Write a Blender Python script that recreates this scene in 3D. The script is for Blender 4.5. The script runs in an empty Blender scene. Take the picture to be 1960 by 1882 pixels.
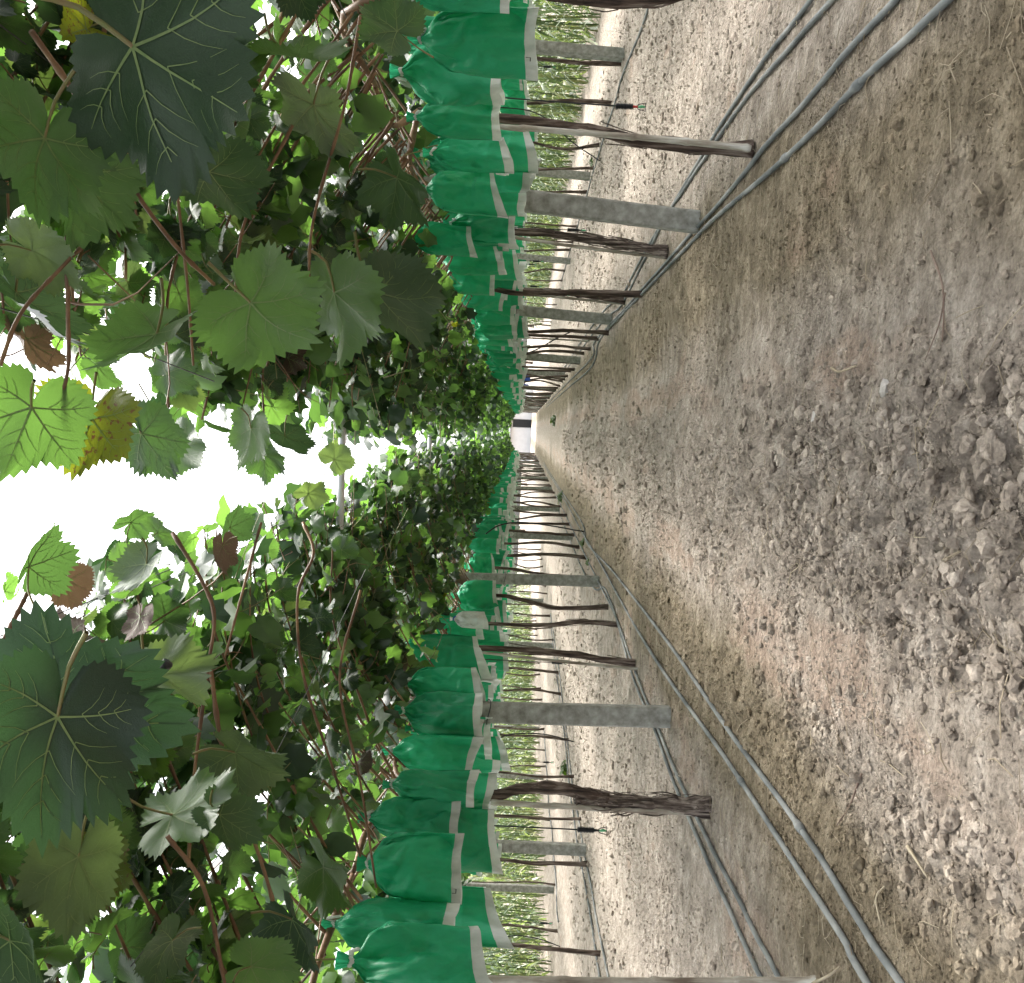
import bpy, math, random
import numpy as np
from mathutils import Vector, Matrix

random.seed(7)
RNG = np.random.default_rng(7)
PI = math.pi
scene = bpy.context.scene
COL = scene.collection

# ------------------------------------------------------------------ camera
# The photograph was taken with the phone on its side: the sky is at the left of the frame.
FPX = 1963.0                     # focal length in pixels of a 1960 px wide frame
CAM_H = 0.90
ROLL = math.radians(2.5)
YAW = math.radians(3.55)         # to the left
PITCH = math.radians(0.43)       # up
fwd = Vector((-math.sin(YAW) * math.cos(PITCH), math.cos(YAW) * math.cos(PITCH), math.sin(PITCH)))
r0 = fwd.cross(Vector((0, 0, 1))).normalized()
u0 = r0.cross(fwd).normalized()
rr = r0 * math.cos(ROLL) + u0 * math.sin(ROLL)
uu = u0 * math.cos(ROLL) - r0 * math.sin(ROLL)
CX, CY, CZ = -uu, rr, -fwd
cam_data = bpy.data.cameras.new('camera')
cam = bpy.data.objects.new('camera', cam_data)
COL.objects.link(cam)
cam.matrix_world = Matrix(((CX.x, CY.x, CZ.x, 0), (CX.y, CY.y, CZ.y, 0), (CX.z, CY.z, CZ.z, CAM_H), (0, 0, 0, 1)))
cam_data.sensor_fit = 'HORIZONTAL'
cam_data.sensor_width = 36.0
cam_data.lens = 36.0 * FPX / 1960.0
cam_data.clip_start = 0.02
cam_data.clip_end = 2000
scene.camera = cam

# ------------------------------------------------------------------ sky, sun, exposure
SUN_EL, SUN_AZ = math.radians(58), math.radians(25)      # azimuth from +Y towards +X
world = bpy.data.worlds.new('World')
scene.world = world
world.use_nodes = True
wn, wl = world.node_tree.nodes, world.node_tree.links
wn.clear()
sky = wn.new('ShaderNodeTexSky')
sky.sky_type = 'NISHITA'
sky.sun_disc = False
sky.sun_elevation = SUN_EL
sky.sun_rotation = SUN_AZ
sky.air_density = 1.0
sky.dust_density = 6.0
sky.ozone_density = 0.6
hsv = wn.new('ShaderNodeHueSaturation')                  # thin high overcast: the blue is washed out
hsv.inputs['Saturation'].default_value = 0.22
bg = wn.new('ShaderNodeBackground')
bg.inputs['Strength'].default_value = 0.15
wo = wn.new('ShaderNodeOutputWorld')
wl.new(sky.outputs[0], hsv.inputs['Color'])
wl.new(hsv.outputs[0], bg.inputs['Color'])
wl.new(bg.outputs[0], wo.inputs['Surface'])
sun_data = bpy.data.lights.new('sun', 'SUN')
sun_data.energy = 1.3
sun_data.angle = math.radians(18)
sun_data.color = (1.0, 0.96, 0.9)
sun = bpy.data.objects.new('sun', sun_data)
COL.objects.link(sun)
sd = Vector((math.sin(SUN_AZ) * math.cos(SUN_EL), math.cos(SUN_AZ) * math.cos(SUN_EL), math.sin(SUN_EL)))
sun.rotation_euler = (-sd).to_track_quat('-Z', 'Y').to_euler()
sun.location = (0, 0, 30)
vs = scene.view_settings
vs.view_transform = 'Standard'
vs.look = 'None'
vs.gamma = 1.0
vs.use_curve_mapping = False
vs.exposure = 2.1
scene.cycles.max_bounces = 7
scene.cycles.diffuse_bounces = 4
scene.cycles.transmission_bounces = 5
scene.cycles.use_denoising = True

# ------------------------------------------------------------------ helpers
def ray(x, y):
    """direction (world) through a point of the 1960x1882 frame"""
    return CX * (x - 980) + CY * (941 - y) + CZ * (-FPX)

def at(x, y, Y):
    """the point on that line of sight that lies Y metres down the aisle"""
    d = ray(x, y)
    t = Y / d.y
    return Vector((d.x * t, Y, CAM_H + d.z * t))

def at_x(x, y, X):
    d = ray(x, y)
    t = X / d.x
    return Vector((X, d.y * t, CAM_H + d.z * t))

def ground_at(x, y, z=0.0):
    d = ray(x, y)
    t = (z - CAM_H) / d.z
    return Vector((d.x * t, d.y * t, z))

def project(P):
    """world points (n,3) -> frame x, y, depth"""
    P = np.asarray(P, dtype=float).reshape(-1, 3) - np.array((0, 0, CAM_H))
    a, b, c = P @ np.array(CX), P @ np.array(CY), P @ np.array(CZ)
    dep = -c
    dd = np.where(np.abs(dep) < 1e-4, 1e-4, dep)
    return 980 + a / dd * FPX, 941 - b / dd * FPX, dep

_perm = np.random.default_rng(3).permutation(256)
_perm = np.concatenate([_perm, _perm, _perm])
_grad = np.random.default_rng(4).normal(size=(256, 3))
_grad /= np.linalg.norm(_grad, axis=1)[:, None]

def noise3(x, y, z):
    x, y, z = np.broadcast_arrays(np.asarray(x, float), np.asarray(y, float), np.asarray(z, float))
    xi, yi, zi = np.floor(x).astype(int), np.floor(y).astype(int), np.floor(z).astype(int)
    xf, yf, zf = x - xi, y - yi, z - zi
    u, v, w = (f * f * f * (f * (f * 6 - 15) + 10) for f in (xf, yf, zf))
    out = 0
    for dx in (0, 1):
        for dy in (0, 1):
            for dz in (0, 1):
                h = _perm[_perm[_perm[(xi + dx) & 255] + ((yi + dy) & 255)] + ((zi + dz) & 255)]
                g = _grad[h]
                d = g[..., 0] * (xf - dx) + g[..., 1] * (yf - dy) + g[..., 2] * (zf - dz)
                out = out + d * (u if dx else 1 - u) * (v if dy else 1 - v) * (w if dz else 1 - w)
    return out * 1.5

def fbm(x, y, z=0.0, octv=4, gain=0.5):
    s, a, f = 0, 1.0, 1.0
    for k in range(octv):
        s = s + a * noise3(np.asarray(x) * f + k * 17.3, np.asarray(y) * f + k * 5.1, np.asarray(z) * f + k * 9.7)
        a *= gain
        f *= 2.03
    return s

class MB:
    """collects faces of any size and builds one mesh"""
    def __init__(self):
        self.V, self.F, self.M, self.n, self.A = [], [], [], 0, []
    def add(self, V, faces, mat=0, attr=None):
        V = np.asarray(V, dtype=np.float64).reshape(-1, 3)
        self.V.append(V)
        for F in (faces if isinstance(faces, list) else [faces]):
            F = np.asarray(F, dtype=np.int64)
            self.F.append(F + self.n)
            self.M.append(np.full(len(F), mat, dtype=np.int32))
        if attr is not None:
            self.A.append(np.full(len(V), attr) if np.isscalar(attr) else np.asarray(attr))
        self.n += len(V)
        return self
    def mesh(self, name, mats, smooth=True):
        me = bpy.data.meshes.new(name)
        V = np.concatenate(self.V)
        me.vertices.add(len(V))
        me.vertices.foreach_set('co', V.astype(np.float32).ravel())
        tot = np.concatenate([np.full(len(F), F.shape[1], dtype=np.int32) for F in self.F])
        loops = np.concatenate([F.ravel() for F in self.F]).astype(np.int32)
        start = np.concatenate([[0], np.cumsum(tot)[:-1]]).astype(np.int32)
        me.loops.add(len(loops))
        me.loops.foreach_set('vertex_index', loops)
        me.polygons.add(len(tot))
        me.polygons.foreach_set('loop_start', start)
        me.polygons.foreach_set('loop_total', tot)
        me.polygons.foreach_set('material_index', np.concatenate(self.M))
        me.polygons.foreach_set('use_smooth', np.full(len(tot), smooth, dtype=bool))
        for m in (mats if isinstance(mats, (list, tuple)) else [mats]):
            me.materials.append(m)
        if self.A:
            a = me.attributes.new('rnd', 'FLOAT', 'POINT')
            a.data.foreach_set('value', np.concatenate(self.A).astype(np.float32))
        me.update(calc_edges=True)
        me.validate()
        return me

def link(name, me, parent=None, label=None, cat=None, group=None, kind=None, loc=None):
    o = bpy.data.objects.new(name, me)
    COL.objects.link(o)
    o.color = (0.5, 0.5, 0.5, 1)
    if parent is not None:
        o.parent = parent
    if loc is not None:
        o.location = loc
    if label:
        o['label'] = label
    if cat:
        o['category'] = cat
    if group:
        o['group'] = group
    if kind:
        o['kind'] = kind
    return o

def thing(name, label, cat, loc=(0, 0, 0), group=None):
    return link(name, None, None, label, cat, group, None, loc)

def tube(P, R, n=6, cap=True, ridge=None):
    """a tube along points P with radii R; returns V, [quads, caps]"""
    P = np.asarray([tuple(p) for p in P], float)
    m = len(P)
    R = np.full(m, R) if np.isscalar(R) else np.asarray(R, float)
    T = np.gradient(P, axis=0)
    T /= np.linalg.norm(T, axis=1)[:, None] + 1e-12
    ref = np.array((0, 0, 1.0)) if abs(T[0][2]) < 0.9 else np.array((1.0, 0, 0))
    N = np.cross(T[0], ref)
    N /= np.linalg.norm(N)
    V = []
    ang = np.arange(n) / n * 2 * PI
    for i in range(m):
        N = N - T[i] * N.dot(T[i])
        N /= np.linalg.norm(N) + 1e-12
        B = np.cross(T[i], N)
        rad = R[i] * (1 if ridge is None else ridge[i])
        V.append(P[i] + (np.cos(ang) * rad)[:, None] * N + (np.sin(ang) * rad)[:, None] * B)
    V = np.concatenate(V)
    i = np.arange(m - 1)[:, None] * n
    j = np.arange(n)[None, :]
    k = (j + 1) % n
    Q = np.stack([i + j, i + k, i + n + k, i + n + j], -1).reshape(-1, 4)
    F = [Q]
    if cap:
        F.append(np.arange(n)[None, ::-1])
        F.append(((m - 1) * n + np.arange(n))[None, :])
    return V, F

def spline(P, n):
    """Catmull-Rom through P, n samples"""
    P = np.asarray([tuple(p) for p in P], float)
    if len(P) == 2:
        t = np.linspace(0, 1, n)[:, None]
        return P[0] * (1 - t) + P[1] * t
    Q = np.vstack([2 * P[0] - P[1], P, 2 * P[-1] - P[-2]])
    s = np.linspace(0, len(P) - 1 - 1e-9, n)
    i = s.astype(int)
    t = (s - i)[:, None]
    a, b, c, d = Q[i], Q[i + 1], Q[i + 2], Q[i + 3]
    return 0.5 * (2 * b + (c - a) * t + (2 * a - 5 * b + 4 * c - d) * t ** 2 + (3 * b - a - 3 * c + d) * t ** 3)

# ------------------------------------------------------------------ materials
def new_mat(name):
    m = bpy.data.materials.new(name)
    m.use_nodes = True
    nt = m.node_tree
    nt.nodes.clear()
    out = nt.nodes.new('ShaderNodeOutputMaterial')
    return m, nt, out

def N(nt, t, **kw):
    n = nt.nodes.new(t)
    for k, v in kw.items():
        if k in n.inputs:
            n.inputs[k].default_value = v
        else:
            setattr(n, k, v)
    return n

def ramp(nt, fac, stops):
    r = nt.nodes.new('ShaderNodeValToRGB')
    e = r.color_ramp.elements
    while len(e) < len(stops):
        e.new(0.5)
    for el, (p, c) in zip(e, stops):
        el.position = p
        el.color = (*c, 1) if len(c) == 3 else c
    nt.links.new(fac, r.inputs[0])
    return r.outputs[0]

def mixc(nt, a, b, fac, mode='MIX'):
    m = nt.nodes.new('ShaderNodeMix')
    m.data_type = 'RGBA'
    m.blend_type = mode
    for s, v in ((6, a), (7, b), (0, fac)):
        if hasattr(v, 'is_output'):
            nt.links.new(v, m.inputs[s])
        else:
            m.inputs[s].default_value = v if s == 0 else (*v, 1)
    return m.outputs[2]

def math_n(nt, op, a, b=0.5, c=None):
    m = nt.nodes.new('ShaderNodeMath')
    m.operation = op
    for s, v in ((0, a), (1, b), (2, c)):
        if v is None:
            continue
        if hasattr(v, 'is_output'):
            nt.links.new(v, m.inputs[s])
        else:
            m.inputs[s].default_value = v
    return m.outputs[0]

def tex_noise(nt, scale, detail=4, rough=0.55, vec=None, dist=0.0):
    n = N(nt, 'ShaderNodeTexNoise', Scale=scale, Detail=detail, Roughness=rough, Distortion=dist)
    if vec is not None:
        nt.links.new(vec, n.inputs['Vector'])
    return n.outputs[0]

def obj_vec(nt, scale=(1, 1, 1)):
    tc = nt.nodes.new('ShaderNodeTexCoord')
    mp = nt.nodes.new('ShaderNodeMapping')
    mp.inputs['Scale'].default_value = scale
    nt.links.new(tc.outputs['Object'], mp.inputs[0])
    return mp.outputs[0]

def bump(nt, h, strength, dist):
    b = N(nt, 'ShaderNodeBump', Strength=strength, Distance=dist)
    nt.links.new(h, b.inputs['Height'])
    return b.outputs[0]

def simple(name, stops, scale, rough=0.7, vec=(1, 1, 1), detail=5, bstr=0.3, bdist=0.004, bscale=None, metal=0.0, spec=0.4):
    m, nt, out = new_mat(name)
    v = obj_vec(nt, vec)
    n1 = tex_noise(nt, scale, detail, 0.6, v)
    col = ramp(nt, n1, stops)
    p = N(nt, 'ShaderNodeBsdfPrincipled', Roughness=rough, Metallic=metal)
    p.inputs['Specular IOR Level'].default_value = spec
    nt.links.new(col, p.inputs['Base Color'])
    if bstr:
        n2 = tex_noise(nt, bscale or scale * 3, 5, 0.6, v)
        nt.links.new(bump(nt, n2, bstr, bdist), p.inputs['Normal'])
    nt.links.new(p.outputs[0], out.inputs[0])
    return m

def leaf_mat(name, source, stops, trans, tfac=0.38, rough=0.42, spot=None):
    """leaf blade: thin, slightly glossy, lets light through"""
    m, nt, out = new_mat(name)
    if source == 'object':
        sp_ = nt.nodes.new('ShaderNodeSeparateColor')
        nt.links.new(nt.nodes.new('ShaderNodeObjectInfo').outputs['Color'], sp_.inputs[0])
        rnd = sp_.outputs[0]
    else:
        at_ = nt.nodes.new('ShaderNodeAttribute')
        at_.attribute_name = 'rnd'
        rnd = at_.outputs['Fac']
    v = obj_vec(nt)
    n1 = tex_noise(nt, 28.0, 3, 0.6, v)
    col = ramp(nt, rnd, stops)
    col = mixc(nt, col, mixc(nt, col, (0.55, 0.55, 0.5), 1.0, 'MULTIPLY'), math_n(nt, 'MULTIPLY', n1, 0.9))
    tcol = mixc(nt, trans, trans, 0.5)
    if spot:
        n3 = tex_noise(nt, 9.0, 4, 0.65, v)
        f = math_n(nt, 'MULTIPLY', math_n(nt, 'GREATER_THAN', n3, spot[1]), 1.0)
        col = mixc(nt, col, spot[0], f)
        tcol = mixc(nt, tcol, tuple(c * 1.3 for c in spot[0]), f)
    p = N(nt, 'ShaderNodeBsdfPrincipled', Roughness=rough)
    p.inputs['Specular IOR Level'].default_value = 0.5
    nt.links.new(col, p.inputs['Base Color'])
    n2 = tex_noise(nt, 75.0, 2, 0.5, v)
    nt.links.new(bump(nt, n2, 0.25, 0.003), p.inputs['Normal'])
    tr = nt.nodes.new('ShaderNodeBsdfTranslucent')
    nt.links.new(mixc(nt, tcol, mixc(nt, (0.14, 0.17, 0.22), (1.9, 1.75, 1.1), math_n(nt, 'POWER', rnd, 1.5)), 1.0, 'MULTIPLY'), tr.inputs[0])
    mx = nt.nodes.new('ShaderNodeMixShader')
    mx.inputs[0].default_value = tfac
    nt.links.new(p.outputs[0], mx.inputs[1])
    nt.links.new(tr.outputs[0], mx.inputs[2])
    nt.links.new(mx.outputs[0], out.inputs[0])
    return m

def cloth_mat(name, col, tcol, tfac=0.35, rough=0.5):
    m, nt, out = new_mat(name)
    v = obj_vec(nt)
    n1 = tex_noise(nt, 14.0, 4, 0.6, v)
    rnd = nt.nodes.new('ShaderNodeObjectInfo').outputs['Random']
    f = math_n(nt, 'MULTIPLY_ADD', n1, 0.35, math_n(nt, 'MULTIPLY_ADD', rnd, 0.5, 0.62))
    c = mixc(nt, col, (0, 0, 0), 0.0)
    vm = nt.nodes.new('ShaderNodeVectorMath')
    vm.operation = 'SCALE'
    nt.links.new(c, vm.inputs[0])
    nt.links.new(f, vm.inputs['Scale'])
    p = N(nt, 'ShaderNodeBsdfPrincipled', Roughness=rough)
    p.inputs['Specular IOR Level'].default_value = 0.35
    nt.links.new(vm.outputs[0], p.inputs['Base Color'])
    w = tex_noise(nt, 420.0, 1, 0.5, v)
    n3 = tex_noise(nt, 22.0, 3, 0.5, v, 0.6)
    nt.links.new(bump(nt, math_n(nt, 'MULTIPLY_ADD', w, 0.06, n3), 0.28, 0.012), p.inputs['Normal'])
    tr = nt.nodes.new('ShaderNodeBsdfTranslucent')
    tr.inputs[0].default_value = (*tcol, 1)
    mx = nt.nodes.new('ShaderNodeMixShader')
    mx.inputs[0].default_value = tfac
    nt.links.new(p.outputs[0], mx.inputs[1])
    nt.links.new(tr.outputs[0], mx.inputs[2])
    nt.links.new(mx.outputs[0], out.inputs[0])
    return m

LEAF_STOPS = [(0.0, (0.04, 0.072, 0.044)), (0.35, (0.052, 0.095, 0.052)), (0.7, (0.07, 0.126, 0.056)), (1.0, (0.1, 0.165, 0.06))]
M = {}
M['leaf'] = leaf_mat('grape_leaf', 'object', LEAF_STOPS, (0.145, 0.32, 0.068))
M['leaf_mass'] = leaf_mat('grape_leaf_mass', 'attr', LEAF_STOPS, (0.145, 0.32, 0.068))
M['leaf_sheen'] = leaf_mat('sheen_leaf', 'object', [(0, (0.08, 0.14, 0.075)), (1, (0.12, 0.18, 0.1))], (0.2, 0.32, 0.09), 0.35, 0.5)  # paler leaf copy: sky reflection on blade tops put into the colour
M['leaf_yellow'] = leaf_mat('yellow_leaf', 'object', [(0, (0.12, 0.19, 0.02)), (1, (0.2, 0.22, 0.02))], (0.38, 0.45, 0.03), 0.5, 0.5, ((0.16, 0.075, 0.03), 0.6))
M['leaf_dry'] = leaf_mat('dry_leaf', 'object', [(0, (0.1, 0.066, 0.05)), (1, (0.2, 0.145, 0.11))], (0.12, 0.08, 0.055), 0.15, 0.8)
M['vein'] = simple('leaf_vein', [(0.3, (0.12, 0.19, 0.065)), (0.7, (0.19, 0.25, 0.09))], 20, 0.5, bstr=0)
M['petiole'] = simple('leaf_stalk', [(0.3, (0.16, 0.2, 0.06)), (0.6, (0.22, 0.17, 0.08)), (0.75, (0.2, 0.1, 0.07))], 6, 0.5, bstr=0)
M['cane'] = simple('cane_bark', [(0.3, (0.065, 0.033, 0.02)), (0.5, (0.175, 0.095, 0.052)), (0.7, (0.33, 0.21, 0.11))], 9, 0.55, (1, 1, 1), bstr=0.3, bscale=60, bdist=0.002)
M['bark'] = simple('vine_bark', [(0.34, (0.022, 0.015, 0.012)), (0.5, (0.095, 0.064, 0.05)), (0.66, (0.27, 0.215, 0.185))], 55, 0.9, (1, 1, 0.09), bstr=0.9, bscale=70, bdist=0.012)
M['bark_grey'] = simple('shaggy_bark', [(0.36, (0.02, 0.014, 0.012)), (0.5, (0.11, 0.082, 0.068)), (0.64, (0.36, 0.3, 0.26))], 60, 0.95, (1, 1, 0.08), bstr=0.9, bscale=80, bdist=0.012)
M['bamboo'] = simple('weathered_bamboo', [(0.36, (0.16, 0.12, 0.09)), (0.5, (0.38, 0.34, 0.28)), (0.62, (0.62, 0.6, 0.55))], 22, 0.7, (1, 1, 0.15), bstr=0.3, bscale=50)
M['concrete'] = simple('concrete', [(0.32, (0.17, 0.165, 0.14)), (0.5, (0.3, 0.295, 0.268)), (0.7, (0.45, 0.445, 0.42))], 16, 0.9, detail=9, bstr=0.5, bscale=90, bdist=0.004)
M['metal'] = simple('galvanised_pipe', [(0.3, (0.5, 0.51, 0.52)), (0.7, (0.66, 0.67, 0.68))], 12, 0.5, bstr=0.1, metal=0.3)
M['wire'] = simple('old_wire', [(0.3, (0.06, 0.06, 0.06)), (0.7, (0.14, 0.14, 0.14))], 20, 0.5, bstr=0, metal=0.4)
M['hose'] = simple('dusty_hose', [(0.3, (0.06, 0.065, 0.065)), (0.48, (0.14, 0.15, 0.15)), (0.7, (0.3, 0.3, 0.285))], 5, 0.75, (1, 0.6, 1), detail=9, bstr=0.25, bscale=80, bdist=0.003)
M['black'] = simple('black_plastic', [(0.3, (0.008, 0.009, 0.011)), (0.7, (0.02, 0.022, 0.026))], 20, 0.4, bstr=0)
M['red'] = simple('red_plastic', [(0.3, (0.45, 0.03, 0.03)), (0.7, (0.6, 0.06, 0.05))], 20, 0.5, bstr=0)
M['green_plastic'] = simple('green_plastic', [(0.3, (0.1, 0.42, 0.2)), (0.7, (0.16, 0.55, 0.28))], 20, 0.4, bstr=0)
M['blue'] = simple('blue_plastic', [(0.3, (0.03, 0.09, 0.5)), (0.7, (0.05, 0.14, 0.62))], 20, 0.5, bstr=0)
M['bag'] = cloth_mat('green_bag_cloth', (0.025, 0.38, 0.185), (0.06, 0.64, 0.32), 0.26, 0.38)
M['hem'] = cloth_mat('white_hem_cloth', (0.72, 0.74, 0.72), (0.6, 0.64, 0.6), 0.36, 0.6)
M['paint'] = simple('black_paint', [(0.3, (0.02, 0.02, 0.02)), (0.7, (0.05, 0.05, 0.05))], 30, 0.8, bstr=0)
M['stone'] = simple('pale_stone', [(0.3, (0.34, 0.31, 0.28)), (0.7, (0.48, 0.45, 0.42))], 14, 0.9, bstr=0.5, bscale=50, bdist=0.006)
M['straw'] = simple('straw', [(0.3, (0.2, 0.15, 0.09)), (0.7, (0.42, 0.36, 0.26))], 3, 0.8, bstr=0)
M['twig'] = simple('twig', [(0.3, (0.1, 0.06, 0.045)), (0.7, (0.24, 0.18, 0.14))], 12, 0.8, bstr=0)
M['wall_white'] = simple('white_plaster', [(0.3, (0.7, 0.7, 0.7)), (0.7, (0.8, 0.8, 0.8))], 2, 0.8, bstr=0)
M['roof'] = simple('grey_roof', [(0.3, (0.2, 0.2, 0.2)), (0.7, (0.3, 0.3, 0.3))], 2, 0.8, bstr=0)
M['weed'] = leaf_mat('weed_leaf', 'object', [(0, (0.06, 0.12, 0.025)), (1, (0.1, 0.17, 0.03))], (0.16, 0.3, 0.03), 0.35)
M['maize'] = leaf_mat('maize_leaf', 'attr', [(0, (0.12, 0.2, 0.085)), (0.6, (0.19, 0.27, 0.11)), (0.85, (0.33, 0.36, 0.16)), (1, (0.5, 0.44, 0.26))], (0.22, 0.34, 0.12), 0.35, 0.38)

def soil_mat(name, clod=False):
    m, nt, out = new_mat(name)
    geo = nt.nodes.new('ShaderNodeNewGeometry')
    pos = geo.outputs['Position']
    sep = nt.nodes.new('ShaderNodeSeparateXYZ')
    nt.links.new(pos, sep.inputs[0])
    mp = nt.nodes.new('ShaderNodeMapping')
    mp.inputs['Scale'].default_value = (1, 0.45, 1)
    nt.links.new(pos, mp.inputs[0])
    n_big = tex_noise(nt, 1.3, 3, 0.55, mp.outputs[0])
    n_mid = tex_noise(nt, 9, 6, 0.65, pos)
    n_fine = tex_noise(nt, 75, 5, 0.7, pos)
    grey = ramp(nt, n_mid, [(0.3, (0.175, 0.146, 0.118)), (0.5, (0.315, 0.27, 0.225)), (0.7, (0.46, 0.405, 0.348))])
    olive = ramp(nt, n_mid, [(0.3, (0.1, 0.08, 0.053)), (0.5, (0.195, 0.158, 0.108)), (0.7, (0.33, 0.278, 0.202))])
    red = ramp(nt, n_mid, [(0.3, (0.24, 0.155, 0.11)), (0.5, (0.34, 0.235, 0.175)), (0.7, (0.44, 0.33, 0.26))])
    # damp mossy strips along the drip hoses (X = -1.25 and X = 0.75), reddish clay where the topsoil is scraped off
    def strip(c, w):
        d = math_n(nt, 'ABSOLUTE', math_n(nt, 'SUBTRACT', sep.outputs[0], c))
        return math_n(nt, 'SUBTRACT', 1.0, math_n(nt, 'DIVIDE', d, w))
    wob = math_n(nt, 'MULTIPLY_ADD', n_big, 2.2, -1.1)
    s1 = math_n(nt, 'ADD', strip(-1.2, 0.42), wob)
    s2 = math_n(nt, 'ADD', strip(0.78, 0.42), wob)
    s3 = math_n(nt, 'MAXIMUM', s1, s2)
    damp = N(nt, 'ShaderNodeMapRange')
    damp.inputs[1].default_value = -0.15
    damp.inputs[2].default_value = 0.55
    nt.links.new(s3, damp.inputs[0])
    col = mixc(nt, grey, olive, damp.outputs[0])
    n_red = tex_noise(nt, 2.1, 3, 0.6, mp.outputs[0], 0.4)
    rs = math_n(nt, 'ADD', n_red, math_n(nt, 'MULTIPLY', math_n(nt, 'MAXIMUM', math_n(nt, 'MAXIMUM', strip(-1.7, 0.3), strip(-0.66, 0.2)), math_n(nt, 'MAXIMUM', strip(0.24, 0.18), -0.3)), 0.15))
    rf = N(nt, 'ShaderNodeMapRange')
    rf.inputs[1].default_value = 0.57
    rf.inputs[2].default_value = 0.66
    rf.inputs[4].default_value = 0.0 if clod else 0.42
    nt.links.new(rs, rf.inputs[0])
    col = mixc(nt, col, red, rf.outputs[0])
    col = mixc(nt, col, mixc(nt, (0.3, 0.29, 0.28), (1.75, 1.75, 1.75), n_fine), 1.0, 'MULTIPLY')
    if clod:
        a = nt.nodes.new('ShaderNodeAttribute')
        a.attribute_name = 'rnd'
        col = mixc(nt, col, mixc(nt, (0.76, 0.75, 0.74), (1.3, 1.29, 1.28), a.outputs['Fac']), 1.0, 'MULTIPLY')
    p = N(nt, 'ShaderNodeBsdfPrincipled', Roughness=0.95)
    p.inputs['Specular IOR Level'].default_value = 0.15
    nt.links.new(col, p.inputs['Base Color'])
    nb = tex_noise(nt, 45, 8, 0.72, pos)
    vor = N(nt, 'ShaderNodeTexVoronoi', Scale=55.0)
    nt.links.new(pos, vor.inputs['Vector'])
    h = math_n(nt, 'MULTIPLY_ADD', vor.outputs['Distance'], -0.6, nb)
    nt.links.new(bump(nt, h, 1.0, 0.02 if not clod else 0.01), p.inputs['Normal'])
    nt.links.new(p.outputs[0], out.inputs[0])
    return m
M['soil'] = soil_mat('soil')
M['clod'] = soil_mat('soil_clod', True)

# ------------------------------------------------------------------ ground
XL, XR = -1.66, 1.13                 # the two vine rows beside the aisle
XL2, XR2, XL3 = -4.62, 3.95, -7.75   # rows behind them

def rough_zone(x, y):
    """0..1: how cloddy the soil is there"""
    w = fbm(x * 0.9, y * 0.35, 3.3, 2) * 0.45
    c1 = 1.15 * np.exp(-((x + 0.24 + w * 0.45) / 0.34) ** 4)
    c2 = 0.6 * np.exp(-((x + 0.95 + w * 0.4) / 0.16) ** 2)
    c3 = 0.12 * np.exp(-((x - 0.5 + w * 0.4) / 0.3) ** 2)
    c4 = 0.5 * (1 / (1 + np.exp(-(x - 1.75) * 8))) + 0.5 * (1 / (1 + np.exp((x + 2.3) * 8)))
    patch = np.clip(0.55 + 1.3 * fbm(x * 1.6 + 9, y * 0.8, 1.0, 3), 0, 1)
    return np.clip((c1 + c2 + c3 + c4) * (0.45 + 0.7 * patch), 0, 1)

def ground_z(x, y):
    x = np.asarray(x, float)
    y = np.asarray(y, float)
    near = 1 / (1 + (np.abs(y) / 22) ** 4)
    rz = rough_zone(x, y)
    z = 0.016 * fbm(x * 1.1, y * 0.6, 0, 3)
    z = z + 0.02 * np.exp(-((x + 0.24) / 0.4) ** 2) - 0.018 * np.exp(-((x - 0.45) / 0.22) ** 2) - 0.018 * np.exp(-((x + 0.95) / 0.2) ** 2)
    lump = fbm(x * 9, y * 9, 2.0, 3)
    z = z + (0.004 + 0.042 * rz) * np.maximum(lump, -0.45) * near
    fine = fbm(x * 34, y * 34, 5.0, 3, 0.6)
    z = z + (0.0035 + 0.013 * rz) * fine * near
    return z

def build_ground():
    a = []
    Y = -2.0
    while Y < 900:
        a.append(Y)
        k = 1.02 if Y < 1.3 else 1.003 if Y < 6 else 1.007 if Y < 22 else 1.05
        Y = (Y + 2.5) * k - 2.5
    Ys = np.array(a)
    us = np.concatenate([-np.linspace(1.6, 0.72, 28)[:-1], np.linspace(-0.72, 0.6, 470), np.linspace(0.6, 1.6, 28)[1:]])
    X = us[None, :] * (Ys[:, None] + 2.5)
    YY = np.repeat(Ys[:, None], len(us), 1)
    Z = ground_z(X, YY)
    V = np.stack([X, YY, Z], -1).reshape(-1, 3)
    n, m = len(Ys), len(us)
    i = np.arange(n - 1)[:, None] * m
    j = np.arange(m - 1)[None, :]
    Q = np.stack([i + j, i + j + 1, i + m + j + 1, i + m + j], -1).reshape(-1, 4)
    mb = MB().add(V, Q)
    link('ground', mb.mesh('ground', M['soil']), kind='structure')
build_ground()

def ico(sub):
    import bmesh
    bm = bmesh.new()
    bmesh.ops.create_icosphere(bm, subdivisions=sub, radius=1)
    V = np.array([v.co[:] for v in bm.verts])
    F = np.array([[v.index for v in f.verts] for f in bm.faces])
    bm.free()
    return V, F
ICO1, ICO2, ICO3 = ico(1), ico(2), ico(3)

def clod_shapes(base, k, seed):
    out = []
    r = np.random.default_rng(seed)
    for s in range(k):
        V = base[0].copy()
        o = r.uniform(0, 50, 3)
        d = 1 + 0.5 * fbm(V[:, 0] * 1.2 + o[0], V[:, 1] * 1.2 + o[1], V[:, 2] * 1.2 + o[2], 3, 0.75)
        V *= d[:, None]
        V *= r.uniform(0.65, 1.25, 3) * np.array((1, 1, 0.72))
        for c in range(2):                       # broken faces
            nrm = r.normal(size=3)
            nrm /= np.linalg.norm(nrm)
            dd = V @ nrm
            V -= np.maximum(dd - 0.62, 0)[:, None] * nrm
        out.append(V)
    return out

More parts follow.
